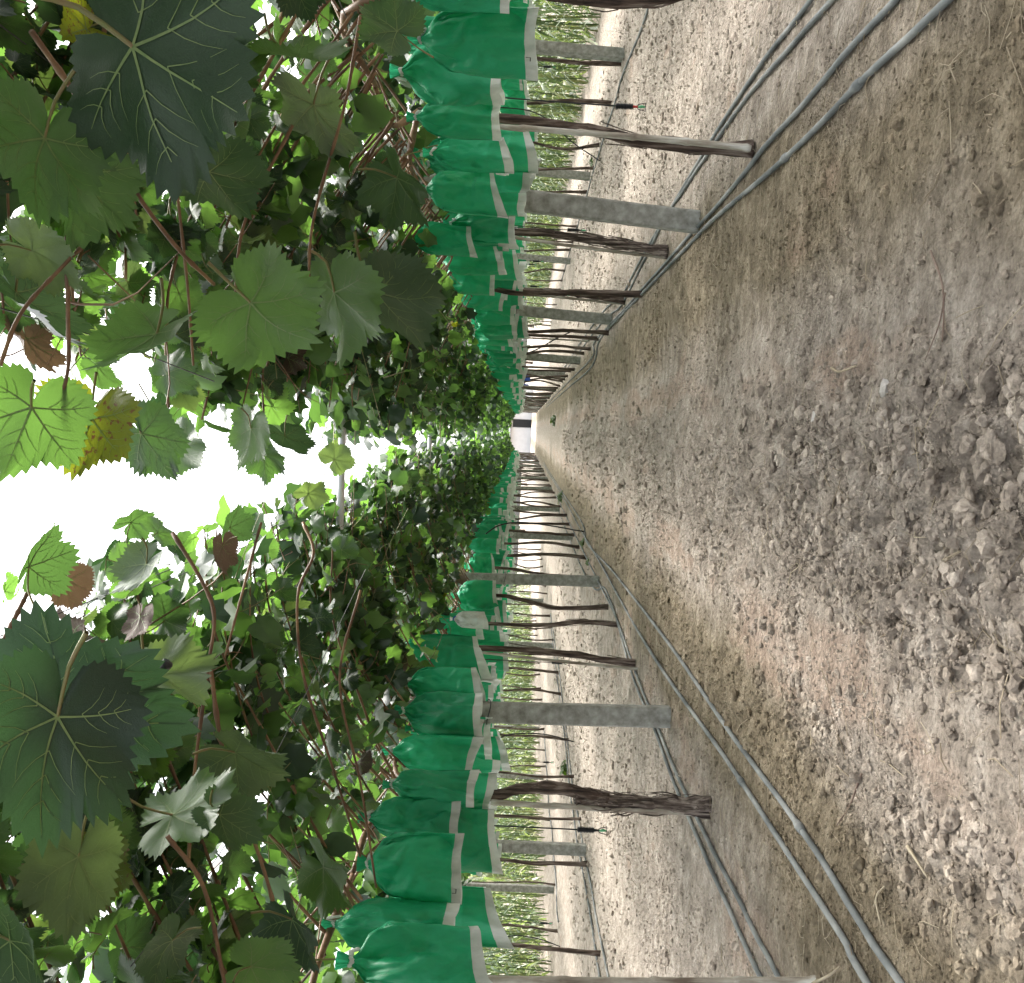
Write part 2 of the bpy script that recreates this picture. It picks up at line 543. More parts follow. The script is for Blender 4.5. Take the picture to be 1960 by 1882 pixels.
def scatter_clods():
    mb = MB()
    OCT = (np.array([(1, 0, 0), (-1, 0, 0), (0, 1, 0), (0, -1, 0), (0, 0, 1), (0, 0, -1)], float),
           np.array([(0, 2, 4), (2, 1, 4), (1, 3, 4), (3, 0, 4), (2, 0, 5), (1, 2, 5), (3, 1, 5), (0, 3, 5)]))
    r = np.random.default_rng(11)
    big, small, huge = clod_shapes(ICO2, 24, 1), clod_shapes(ICO1, 24, 2), clod_shapes(ICO3, 10, 3)
    grain = [OCT[0] * r.uniform(0.6, 1.3, (6, 1)) * r.uniform(0.6, 1.3, 3) for _ in range(10)]
    def put(n, xr, yr, smin, smax, p, base, shapes, pw=2.6, sink=0.22):
        x = r.uniform(*xr, n)
        y = r.uniform(*yr, n)
        keep = r.uniform(0, 1, n) < p(x, y)
        x, y = x[keep], y[keep]
        fx, fy, dep = project(np.stack([x, y, np.zeros_like(x)], 1))
        keep = (dep > 0.5) & (fx > 900) & (fx < 2080) & (fy > -120) & (fy < 2000)
        x, y = x[keep], y[keep]
        z = ground_z(x, y)
        F = base[1]
        sz = smin + (smax - smin) * r.uniform(0, 1, len(x)) ** pw
        an = r.uniform(0, 2 * PI, len(x))
        kk = r.integers(0, len(shapes), len(x))
        tone = r.uniform(0, 1, len(x))
        for k in range(len(shapes)):
            i = np.nonzero(kk == k)[0]
            if not len(i):
                continue
            V = shapes[k]
            ca, sa = np.cos(an[i])[:, None], np.sin(an[i])[:, None]
            q = sz[i][:, None]
            W = np.stack([(V[:, 0] * ca - V[:, 1] * sa) * q + x[i][:, None], (V[:, 0] * sa + V[:, 1] * ca) * q + y[i][:, None], V[:, 2] * q + (z[i] + sz[i] * sink)[:, None]], -1)
            Fa = F[None] + (np.arange(len(i)) * len(V))[:, None, None]
            mb.add(W.reshape(-1, 3), Fa.reshape(-1, 3), 0, np.repeat(tone[i], len(V)))
    rz = lambda x, y: np.clip(rough_zone(x, y) * 1.15 + 0.01, 0, 1)
    gr = lambda x, y: np.clip(rough_zone(x, y) * 0.5 + 0.25 + 0.7 * fbm(x * 2.2, y * 1.5, 6.6, 3), 0.08, 1)
    fine = lambda x, y: np.clip(rough_zone(x, y) * 0.8 + 0.18, 0, 1)
    put(6600, (-1.3, 0.9), (1.6, 3.4), 0.0045, 0.020, rz, ICO2, big, 2.0, 0.1)
    put(340, (-0.9, 0.3), (1.6, 3.8), 0.015, 0.032, rz, ICO3, huge, 1.6, -0.05)
    put(1400, (-3.2, 3.0), (3.2, 5.0), 0.008, 0.026, rz, ICO2, big, 2.0, 0.1)
    put(5200, (-3.2, 3.0), (3.2, 8.0), 0.006, 0.022, rz, ICO1, small, 2.2, 0.1)
    put(12000, (-1.6, 1.2), (1.6, 3.6), 0.003, 0.008, fine, ICO1, small)
    put(8000, (-3.6, 3.2), (3.2, 9.0), 0.004, 0.012, fine, ICO1, small)
    put(54000, (-1.5, 1.2), (1.6, 3.4), 0.0016, 0.006, gr, OCT, grain, 2.0, 0.25)
    put(47000, (-3.2, 3.0), (3.2, 7.5), 0.003, 0.0095, gr, OCT, grain, 1.9, 0.25)
    put(20000, (-5, 4.5), (7, 16), 0.006, 0.016, gr, OCT, grain, 1.9, 0.25)
    put(9000, (-6, 5), (7, 22), 0.010, 0.032, rz, ICO1, small)
    link('soil_clods', mb.mesh('soil_clods', M['clod'], smooth=False), label='loose crumbs and clods of dry grey soil on the aisle', cat='soil', kind='stuff')
scatter_clods()

def scatter_straw():
    mb = MB()
    r = np.random.default_rng(5)
    for i in range(1500):
        y = 1.6 + 8 * r.uniform() ** 1.6
        x = r.choice([-1.25, 0.8, -1.7, 1.2, -0.3]) + r.normal() * 0.28
        L = r.uniform(0.015, 0.07)
        a = r.uniform(0, 2 * PI)
        b = a + r.normal() * 0.6
        p0 = np.array((x, y))
        p1 = p0 + L * np.array((math.cos(a), math.sin(a)))
        p2 = p1 + L * 0.8 * np.array((math.cos(b), math.sin(b)))
        P = [(q[0], q[1], float(ground_z(q[0], q[1])) + 0.006 + r.uniform(0, 0.008)) for q in (p0, p1, p2)]
        V, F = tube(P, r.uniform(0.0006, 0.0016), 3, False)
        mb.add(V, F, 0)
    link('straw_litter', mb.mesh('straw_litter', M['straw']), label='short dry straw bits littered along the hoses', cat='straw', kind='stuff')
scatter_straw()

# ------------------------------------------------------------------ hoses lying along the rows
def hose(pix, r, label, ext=None, coup=(), group=None, seed=0):
    G = [ground_at(*p) for p in pix]
    if ext:
        G += [Vector((x, y, 0)) for x, y in ext]
    d0 = (G[0] - G[1]).normalized()
    G = [G[0] + d0 * 1.2] + G
    P = spline(G, 150)
    rr_ = np.random.default_rng(seed)
    s = np.arange(len(P))
    P[:, 0] += 0.009 * noise3(s * 0.09, seed * 3.1, 0.5)
    zz = ground_z(P[:, 0], P[:, 1])
    k = np.ones(13) / 13
    zz = np.convolve(np.pad(zz, 6, mode='edge'), k, 'valid')
    r = r * 0.76
    P[:, 2] = zz + r * 0.9 + 0.002
    R = np.full(len(P), r)
    o = link('irrigation_hose', MB().add(*tube(P, R, 10)).mesh('irrigation_hose', M['hose']), None, label, 'hose', group)
    for (cx, cy) in coup:
        g = ground_at(cx, cy)
        i = int(np.argmin(np.linalg.norm(P[:, :2] - np.array((g.x, g.y)), axis=1)))
        i = max(1, min(len(P) - 2, i))
        c, t = P[i], P[i + 1] - P[i - 1]
        t = t / np.linalg.norm(t)
        Q = [c + t * q for q in (-0.035, -0.033, -0.012, -0.010, 0.010, 0.012, 0.033, 0.035)]
        link('coupling', MB().add(*tube(Q, [r * 1.05, r * 1.3, r * 1.3, r * 1.55, r * 1.55, r * 1.3, r * 1.3, r * 1.05], 10)).mesh('coupling', M['hose']), o)
    return P

hose([(1735, 1882), (1640, 1745), (1510, 1550), (1385, 1380), (1270, 1215), (1180, 1100), (1125, 1040)], 0.0125,
     'grey hose on the aisle side of the double hose line facing the shaggy double-trunk vine', [(-1.28, 14.5), (-1.30, 22), (-1.3, 40)], [(1530, 1578)], seed=1)
hose([(1677, 1882), (1590, 1750), (1385, 1440), (1250, 1250), (1140, 1060)], 0.0125,
     'grey hose on the vine side of the double hose line facing the shaggy double-trunk vine', [(-1.4, 14.5), (-1.37, 22), (-1.38, 40)], [(1420, 1490)], seed=2)
hose([(1502, 1882), (1440, 1760), (1345, 1580), (1265, 1400), (1235, 1325), (1182, 1185)], 0.012,
     'dark grey hose passing behind the base of the shaggy double-trunk vine, nearer the aisle', [(-1.62, 12), (-1.6, 25)], seed=3)
hose([(1468, 1882), (1410, 1760), (1330, 1580), (1257, 1400), (1215, 1290), (1160, 1130)], 0.012,
     'dark grey hose passing behind the base of the shaggy double-trunk vine, farther from the aisle', [(-1.85, 13), (-1.82, 25)], seed=4)
hose([(1170, 1882), (1140, 1730), (1112, 1590), (1095, 1480), (1082, 1380), (1072, 1290)], 0.014,
     'dark hose along the row behind the shaggy double-trunk vine', [(XL2 + .1, 25)], seed=5)
hose([(1152, 1882), (1128, 1730), (1104, 1590), (1089, 1480), (1078, 1380)], 0.014,
     'dark hose behind the next row, laid against another hose under the hanging sprinkler', [(XL2 - .1, 25)], seed=6)
hose([(1066, 1700), (1058, 1600), (1051, 1530), (1043, 1400)], 0.016, 'thin pale hose at the foot of the row nearest the tall grass', seed=7)
hose([(1825, 0), (1657, 155), (1505, 310), (1345, 445), (1235, 560), (1150, 650)], 0.013,
     'pale dusty hose with a rusty joint on the aisle side of the leaning posts', [(0.86, 14), (0.86, 22), (0.86, 40)], [(1652, 155), (1510, 305)], seed=8)
hose([(1723, 0), (1600, 137), (1470, 286), (1407, 365), (1325, 450), (1215, 572), (1140, 655)], 0.0125,
     'dark grey hose touching the foot of the nearest leaning concrete post', [(0.98, 14), (0.98, 22), (0.97, 40)], seed=9)
hose([(1600, 0), (1425, 205), (1310, 365), (1270, 430), (1195, 578)], 0.012,
     'dark hose running behind the leaning posts, the nearer of two', [(1.3, 13), (1.3, 25)], seed=10)
hose([(1560, 0), (1395, 225), (1262, 440), (1190, 568)], 0.012,
     'dark hose running behind the leaning posts, the farther of two', [(1.42, 13), (1.42, 25)], seed=11)
hose([(1248, 0), (1205, 120), (1165, 240), (1125, 370), (1095, 470), (1075, 540)], 0.014,
     'grey hose along the foot of the row beside the maize', seed=12)

# ------------------------------------------------------------------ concrete posts and crossbeams
def post_mesh(seed, h=1.87, w=0.112):
    nz, ns = 26, 4
    prof = []
    c = 0.010
    for (x, y) in ((1, -1), (1, 1), (-1, 1), (-1, -1)):
        hw = w / 2
        if (x, y) == (1, -1):
            prof += [(hw - c, -hw), (hw, -hw + c)]
        elif (x, y) == (1, 1):
            prof += [(hw, hw - c), (hw - c, hw)]
        elif (x, y) == (-1, 1):
            prof += [(-hw + c, hw), (-hw, hw - c)]
        else:
            prof += [(-hw, -hw + c), (-hw + c, -hw)]
    prof = np.array(prof)
    zs = np.linspace(-0.22, h, nz)
    V = []
    for z in zs:
        s = 1.03 - 0.05 * z / h
        p = prof * s
        o = 0.0022 * noise3(p[:, 0] * 18 + seed, p[:, 1] * 18, z * 9)
        V.append(np.column_stack([p * (1 + o / w * 2)[:, None], np.full(len(p), z)]))
    V = np.concatenate(V)
    n = len(prof)
    i = np.arange(nz - 1)[:, None] * n
    j = np.arange(n)[None, :]
    k = (j + 1) % n
    Q = np.stack([i + j, i + k, i + n + k, i + n + j], -1).reshape(-1, 4)
    mb = MB().add(V, [Q, ((nz - 1) * n + np.arange(n))[None, :]])
    return mb.mesh('concrete_post', M['concrete'], smooth=False)
POSTS = [post_mesh(k * 7.7) for k in range(4)]
ring_pts = [(math.cos(a) * 0.073 * max(1, 0.5 / max(abs(math.cos(a)), abs(math.sin(a))) + 0.42), math.sin(a) * 0.073 * max(1, 0.5 / max(abs(math.cos(a)), abs(math.sin(a))) + 0.42), 0.01 * math.sin(a * 2)) for a in np.linspace(0, 2 * PI, 25)]
TIE = MB().add(*tube(ring_pts, 0.003, 5)).mesh('wire_tie', M['wire'])

POST_TOPS = {}
def post(x, y, lean, turn, label, group=None, k=0, tie=True, key=None):
    t = thing('concrete_post', label, 'post', (x, y, 0), group)
    t.rotation_euler = (0, lean, turn)
    link('shaft', POSTS[k % 4], t)
    if tie:
        link('wire_tie', TIE, t, loc=(0, 0, 1.02))
    if key:
        POST_TOPS[key] = Vector((x + math.sin(lean) * 1.87, y, math.cos(lean) * 1.87))
    return t

gL = [ground_at(1280, 1372), ground_at(1145, 1113), ground_at(1096, 1028), ground_at(1071, 975)]
gR = [ground_at(1336, 426), ground_at(1170, 612), ground_at(1111, 690), ground_at(1081, 718)]
PL = [(g.x, g.y) for g in gL] + [(XL + 0.02 * math.sin(i), 28.6 + 5.7 * i) for i in range(8)]
PR = [(g.x, g.y) for g in gR] + [(XR + 0.02 * math.sin(i), 28.9 + 5.7 * i) for i in range(8)]
print('posts', [tuple(round(c, 2) for c in p) for p in PL[:4] + PR[:4]])
lab_L = ['upright grey concrete post wrapped with a wire tie, next to the shaggy double-trunk vine',
         'upright grey concrete post second along the row from the shaggy double-trunk vine',
         'concrete post beside an arching black feed tube, third along the upright row',
         'concrete post with the numbers 5 and 6 painted in black']
lab_R = ['leaning mossy concrete post standing against the dusty hose with the rusty joint',
         'leaning concrete post second along the row from the hose with the rusty joint',
         'leaning concrete post beside an arching black tube, third along its row',
         'leaning dark concrete post next to a small blue tag, fourth along its row']
for i, (x, y) in enumerate(PL):
    post(x, y, math.radians(-1.0 if i else -1.2), math.radians([8, 3, 5, 2][i % 4]), lab_L[i] if i < 4 else 'far upright concrete post at the end of the aisle', None if i < 4 else 'far posts of the upright row', i, i < 3, 'L%d' % i)
for i, (x, y) in enumerate(PR):
    post(x, y, math.radians([4.6, 3.2, 2.4, 2.2][i] if i < 4 else 1), math.radians([-6, -4, -3, 0][i % 4]), lab_R[i] if i < 4 else 'far concrete post in the row of leaning posts', None if i < 4 else 'far posts of the leaning row', i + 1, i < 3, 'R%d' % i)
# posts of the rows behind
for i, (px, py) in enumerate([(1122, 1627), (1058, 1236), (1040, 1150)]):
    g = ground_at(px, py)
    post(g.x, g.y, 0, 0.1, ['grey concrete post behind the hanging sprinkler next to the shaggy double-trunk vine', 'slim grey post in the row behind the arching black tube', 'far post in the row behind the upright posts'][i], None, i + 2, False)
for i, (px, py) in enumerate([(1060, 1703), (1040, 1488), (1034, 1800), (1031, 1395)]):
    g = ground_at(px, py)
    post(g.x, g.y, 0, 0.1, 'pale concrete post in front of the tall green grass', 'pale posts by the tall grass', i + 3, False)
for i, (px, py) in enumerate([(1196, 106), (1128, 338), (1092, 500), (1068, 600)]):
    g = ground_at(px, py)
    post(g.x, g.y, math.radians(3), 0.1, 'pale concrete post standing in front of the maize plants', 'posts in front of the maize', i, False)
post(*ground_at(1075, 560)[:2], math.radians(2), 0.2, 'slim pale concrete post far along the maize edge', None, 2, False)

# crossbeams from post head to post head
for i in range(8):
    a, b = POST_TOPS['L%d' % i], POST_TOPS['R%d' % i]
    dirv = (b - a).normalized()
    P = [a - dirv * 0.35 + Vector((0, 0, 0.02)), a.lerp(b, 0.5) + Vector((0, 0, 0.03)), b + dirv * 0.35 + Vector((0, 0, 0.02))]
    link('crossbeam', MB().add(*tube(spline(P, 9), 0.021, 10)).mesh('crossbeam', M['metal']), None,
         'pale metal crossbeam spanning the aisle where the sky gap ends' if i == 0 else 'pale metal crossbeam over the far leaf-covered aisle', 'beam', None if i == 0 else 'far crossbeams')

# painted number on the fourth upright post
def stroke(P, w):
    return tube([(p[0], 0, p[1]) for p in P], w, 5)
x, y = PL[3]
t = [o for o in COL.objects if o.get('label') == lab_L[3]][0]
mb = MB()
five = [(0.028, 0.045), (-0.022, 0.045), (-0.024, 0.008), (0.004, 0.016), (0.026, 0), (0.024, -0.026), (0.0, -0.042), (-0.026, -0.03)]
six = [(0.024, 0.05), (-0.008, 0.03), (-0.026, -0.005), (-0.02, -0.034), (0.002, -0.042), (0.024, -0.028), (0.022, -0.004), (0.0, 0.006), (-0.02, -0.006)]
for G_, z in ((five, 1.06), (six, 0.93)):
    V, F = stroke(G_, 0.005)
    V[:, 2] += z
    V[:, 1] = V[:, 1] * 0.2 - 0.0575
    mb.add(V, F)
link('painted_number', mb.mesh('painted_number', M['paint']), t)
# small blue tags far along the leaning row
for i, (px, py, Y) in enumerate([(1002, 723, 24.3), (1001, 740, 29.6)]):
    p = at(px, py, Y)
    me = MB()
    V = np.array([(x, y, z) for x in (-.07, .07) for y in (-.004, .004) for z in (-.16, .16)])
    me.add(V, np.array([(0, 1, 3, 2), (4, 6, 7, 5), (0, 4, 5, 1), (2, 3, 7, 6), (0, 2, 6, 4), (1, 5, 7, 3)]))
    t = thing('blue_tag', ['blue plastic tag beside the fourth leaning post', 'small blue plastic tag farther along past the fourth leaning post'][i], 'tag', p)
    link('plate', me.mesh('tag_plate', M['blue'], False), t)
    link('tag_string', MB().add(*tube([(0, 0, 0.15), (0, 0, 0.55)], 0.004, 4)).mesh('tag_string', M['wire']), t)

# ------------------------------------------------------------------ leaf meshes
_ctl = np.array([(0, 1.0), (13, .87), (26, .74), (40, .87), (52, .95), (66, .8), (82, .67), (97, .75), (110, .78), (128, .68), (146, .62), (163, .5), (174, .24), (180, .1)])

def leaf_radius(th, lobed):
    d = np.abs(np.degrees((th + PI) % (2 * PI) - PI))
    r = np.interp(d, _ctl[:, 0], _ctl[:, 1])
    soft = np.interp(d, [0, 50, 110, 150, 168, 180], [1.0, .9, .76, .62, .4, .1])
    return soft * (1 - lobed) + r * lobed

class LeafShape:
    def __init__(self, seed):
        r = np.random.default_rng(seed)
        self.lobed = r.uniform(0.55, 1.0)
        self.c1, self.c2 = r.uniform(-0.1, 0.6), r.uniform(0.0, 0.5)
        self.sk, self.asp = r.normal() * 0.12, r.uniform(0.86, 1.1)
        self.fold = r.uniform(-0.6, 0.5)
        self.w, self.ph, self.k = r.uniform(0.05, 0.17), r.uniform(0, 6.28), r.integers(3, 8)
        self.off = r.uniform(0, 30, 2)
        self.seed = seed
        pl, pd = r.uniform(0.6, 0.95), r.uniform(0.05, 0.4)
        self.pet = spline([(0, 0, 0), (pl * 0.5, r.uniform(-.06, .06), 0.06 - pd * 0.3), (pl, 0, -pd)], 5)
        tilt = r.uniform(0.2, 1.15)
        self.B = Matrix.Translation((pl, 0, -pd)) @ Matrix.Rotation(tilt, 4, 'Y')
        self.Bn = np.array(self.B)
    def z(self, x, y):
        rr_ = np.hypot(x, y)
        th = np.arctan2(y, x)
        z = -self.c1 * x * np.abs(x) * 0.8 - self.c2 * y * y + self.fold * np.abs(y) * 0.7
        z = z + self.w * np.sin(self.k * th + self.ph) * rr_ ** 2
        return z + 0.15 * noise3(x * 2.6 + self.off[0], y * 2.6 + self.off[1], 0.3) * rr_
    def blade(self, n_out, n_in, rings, teeth):
        r = np.random.default_rng(self.seed + 99)
        th = np.arange(n_out) / n_out * 2 * PI
        R = leaf_radius(th, self.lobed)
        if teeth:
            R = R * (1 + np.where(np.arange(n_out) % 2 == 0, 1, -1) * teeth * r.uniform(0.6, 1.4, n_out))
        thi = np.arange(n_in) / n_in * 2 * PI
        Ri = leaf_radius(thi, self.lobed)
        pts = [np.zeros((1, 2))]
        F = []
        base = 1
        prev = None
        for f in rings:
            p = np.column_stack([np.cos(thi) * Ri * f, np.sin(thi) * Ri * f])
            pts.append(p)
            idx = base + np.arange(n_in)
            if prev is None:
                F.append(np.column_stack([np.zeros(n_in, int), idx, np.roll(idx, -1)]))
            else:
                F.append(np.column_stack([prev, idx, np.roll(idx, -1)]))
                F.append(np.column_stack([prev, np.roll(idx, -1), np.roll(prev, -1)]))
            prev = idx
            base += n_in
        po = np.column_stack([np.cos(th) * R, np.sin(th) * R])
        pts.append(po)
        idx = base + np.arange(n_out)
        if prev is None:
            F.append(np.column_stack([np.zeros(n_out, int), idx, np.roll(idx, -1)]))
        else:
            q = n_out // n_in
            for k in range(n_in):
                o = [idx[(k * q + i) % n_out] for i in range(q + 1)]
                for i in range(q):
                    F.append(np.array([[prev[k], o[i], o[i + 1]]]))
                F.append(np.array([[prev[k], o[q], prev[(k + 1) % n_in]]]))
        P = np.concatenate(pts)
        V = np.column_stack([P, self.z(P[:, 0], P[:, 1])])
        return V, np.concatenate(F)
    def bend(self, V):
        W = V.copy()
        W[:, 1] = V[:, 1] * self.asp + self.sk * V[:, 0] * np.abs(V[:, 0])
        return W
    def world(self, V):
        return self.bend(V) @ self.Bn[:3, :3].T + self.Bn[:3, 3]
    def full(self, blade_mat):
        mb = MB()
        V, F = self.blade(96, 32, (0.22, 0.45, 0.72), 0.05)
        mb.add(self.world(V), F, 0)
        def vein(p, q, w0, w1, n):
            t = np.linspace(0, 1, n)[:, None]
            p, q = np.array(p), np.array(q)
            c = p * (1 - t) + q * t
            d = (q - p) / (np.linalg.norm(q - p) + 1e-9)
            c = c + np.array((-d[1], d[0])) * (np.sin(t * PI) * 0.025)
            s = np.array((-d[1], d[0]))
            w = (w0 * (1 - t) + w1 * t)
            for sg in (1, -1):
                L, Rr = c + s * w, c - s * w
                W = np.empty((n * 2, 3))
                W[0::2, :2], W[1::2, :2] = L, Rr
                W[:, 2] = self.z(W[:, 0], W[:, 1]) + 0.011 * sg
                i = np.arange(n - 1) * 2
                mb.add(self.world(W), np.column_stack([i, i + 1, i + 3, i + 2]), 1)
        for a, ln in ((0, .93), (50, .87), (-50, .87), (108, .68), (-108, .68)):
            a_ = math.radians(a)
            d = np.array((math.cos(a_), math.sin(a_)))
            vein((0, 0), d * ln, 0.0105, 0.002, 7)
            for t in (0.3, 0.5, 0.7):
                for sg in (1, -1):
                    b = a_ + sg * math.radians(43)
                    p = d * ln * t
                    e = p + np.array((math.cos(b), math.sin(b))) * ln * (0.42 - 0.34 * (t - 0.3))
                    rad = np.hypot(*e)
                    lim = float(leaf_radius(np.array(math.atan2(e[1], e[0])), self.lobed)) * 0.9
                    if rad > lim:
                        e = e * lim / rad
                    vein(p, e, 0.0042, 0.0012, 4)
        V, F = tube(self.pet, np.linspace(0.024, 0.017, len(self.pet)), 5, False)
        mb.add(V, F, 2)
        return mb.mesh('leaf_%d' % self.seed, [blade_mat, M['vein'], M['petiole']])

SHAPES = [LeafShape(s) for s in range(20)]
_leaf_cache = {}
def leaf_mesh(k, mat='leaf'):
    if (k, mat) not in _leaf_cache:
        _leaf_cache[(k, mat)] = SHAPES[k].full(M[mat])
    return _leaf_cache[(k, mat)]
LOW = []
for s in SHAPES:
    V, F = s.blade(14, 7, (0.5,), 0.04)
    LOW.append((s.world(V), F))
MID = []
for s in SHAPES:
    V, F = s.blade(15, 15, (), 0.05)
    MID.append((s.world(V), F))
VLOW = []
for s in SHAPES:
    V, F = s.blade(9, 9, (), 0.0)
    VLOW.append((s.world(V), F))

def rot(yaw, pitch, roll):
    cy, sy, cp, sp, cr, sr = np.cos(yaw), np.sin(yaw), np.cos(pitch), np.sin(pitch), np.cos(roll), np.sin(roll)
    z = np.zeros_like(cy)
    o = np.ones_like(cy)
    Rz = np.stack([np.stack([cy, -sy, z], -1), np.stack([sy, cy, z], -1), np.stack([z, z, o], -1)], -2)
    Ry = np.stack([np.stack([cp, z, sp], -1), np.stack([z, o, z], -1), np.stack([-sp, z, cp], -1)], -2)
    Rx = np.stack([np.stack([o, z, z], -1), np.stack([z, cr, -sr], -1), np.stack([z, sr, cr], -1)], -2)
    return Rz @ Ry @ Rx

def leaf_mass(base, yaw, pitch, roll, scale, templates, rng, name, mat='leaf_mass', pet=False):
    """many leaves in one mesh"""
    mb = MB()
    R = rot(yaw, pitch, roll) * scale[:, None, None]
    kk = rng.integers(0, len(templates), len(base))
    for k in range(len(templates)):
        sel = np.nonzero(kk == k)[0]
        if not len(sel):
            continue
        T, F = templates[k]
        V = np.einsum('nij,vj->nvi', R[sel], T) + base[sel][:, None, :]
        Fa = F[None] + (np.arange(len(sel)) * len(T))[:, None, None]
        rnd = np.repeat(rng.uniform(0, 1, len(sel)), len(T))
        mb.add(V.reshape(-1, 3), Fa.reshape(-1, 3), 0, rnd)
        if pet:                                                # leaf stalks
            e = np.einsum('nij,j->ni', R[sel], SHAPES[k].Bn[:3, 3])
            b0 = base[sel]
            tri = np.array(((0.0013, 0, 0.0005), (-0.0009, 0.001, -0.0006), (0, -0.0012, -0.0004)))
            W = np.concatenate([b0[:, None, :] + tri[None], (b0 + e)[:, None, :] + tri[None]], 1)
            q = np.array(((0, 1, 4, 3), (1, 2, 5, 4), (2, 0, 3, 5)))
            Q = q[None] + (np.arange(len(sel)) * 6)[:, None, None]
            mb.add(W.reshape(-1, 3), Q.reshape(-1, 4), 1, np.full(len(sel) * 6, 0.5))
    return mb.mesh(name, [M[mat], M['petiole']])

# ------------------------------------------------------------------ vines
CANE_PTS = []          # world points along the canes, used to hang and clip things on them

def trunk_mesh(P, r0_, r1_, seed, mat, shag=0.22, n=14, rings=44):
    C = spline(P, rings)
    s = np.linspace(0, 1, rings)
    C[:, 0] += 0.010 * noise3(s * 5, seed, 0.2) * np.minimum(1, s * 6)
    C[:, 1] += 0.010 * noise3(s * 5, seed, 7.2)
    R = (r0_ * (1 - s) + r1_ * s) * (1 + 0.25 * np.maximum(0, noise3(s * 9, seed, 3.0))) * (1 + 0.5 * np.exp(-s * 16))
    ang = np.arange(n) / n * 2 * PI
    ridge = []
    for i in range(rings):
        a = ang + s[i] * 2.2
        ridge.append(1 + shag * (noise3(np.cos(a) * 2.2, np.sin(a) * 2.2, s[i] * 5 + seed) + 0.6 * noise3(np.cos(a) * 5, np.sin(a) * 5, s[i] * 12 + seed)))
    return C, MB().add(*tube(C, R, n, True, ridge)).mesh('trunk', M[mat])

def cane_curve(x0, y0, s, L, zend, rng, z0=1.42):
    n = 9
    t = np.linspace(0, 1, n)
    dy = rng.normal() * 0.28
    bow = rng.normal() * 0.07
    x = x0 + s * L * t + rng.normal() * 0.02
    y = y0 + dy * t + bow * np.sin(t * PI) + 0.02 * noise3(t * 4, rng.uniform(0, 50), 0.5)
    z = z0 + (zend - z0) * (1 - (1 - t) ** 1.5) - 0.1 * np.maximum(0, t - 0.72) * rng.uniform(-0.6, 2.2) + 0.02 * noise3(t * 3, rng.uniform(0, 50), 2.5)
    return np.column_stack([x, y, z])

def stem_radius(n, a, b, nodes):
    t = np.linspace(0, 1, n)
    r = a * (1 - t) + b * t
    return r * (1 + 0.45 * np.exp(-((t * nodes) % 1 - 0.5) ** 2 * 160))

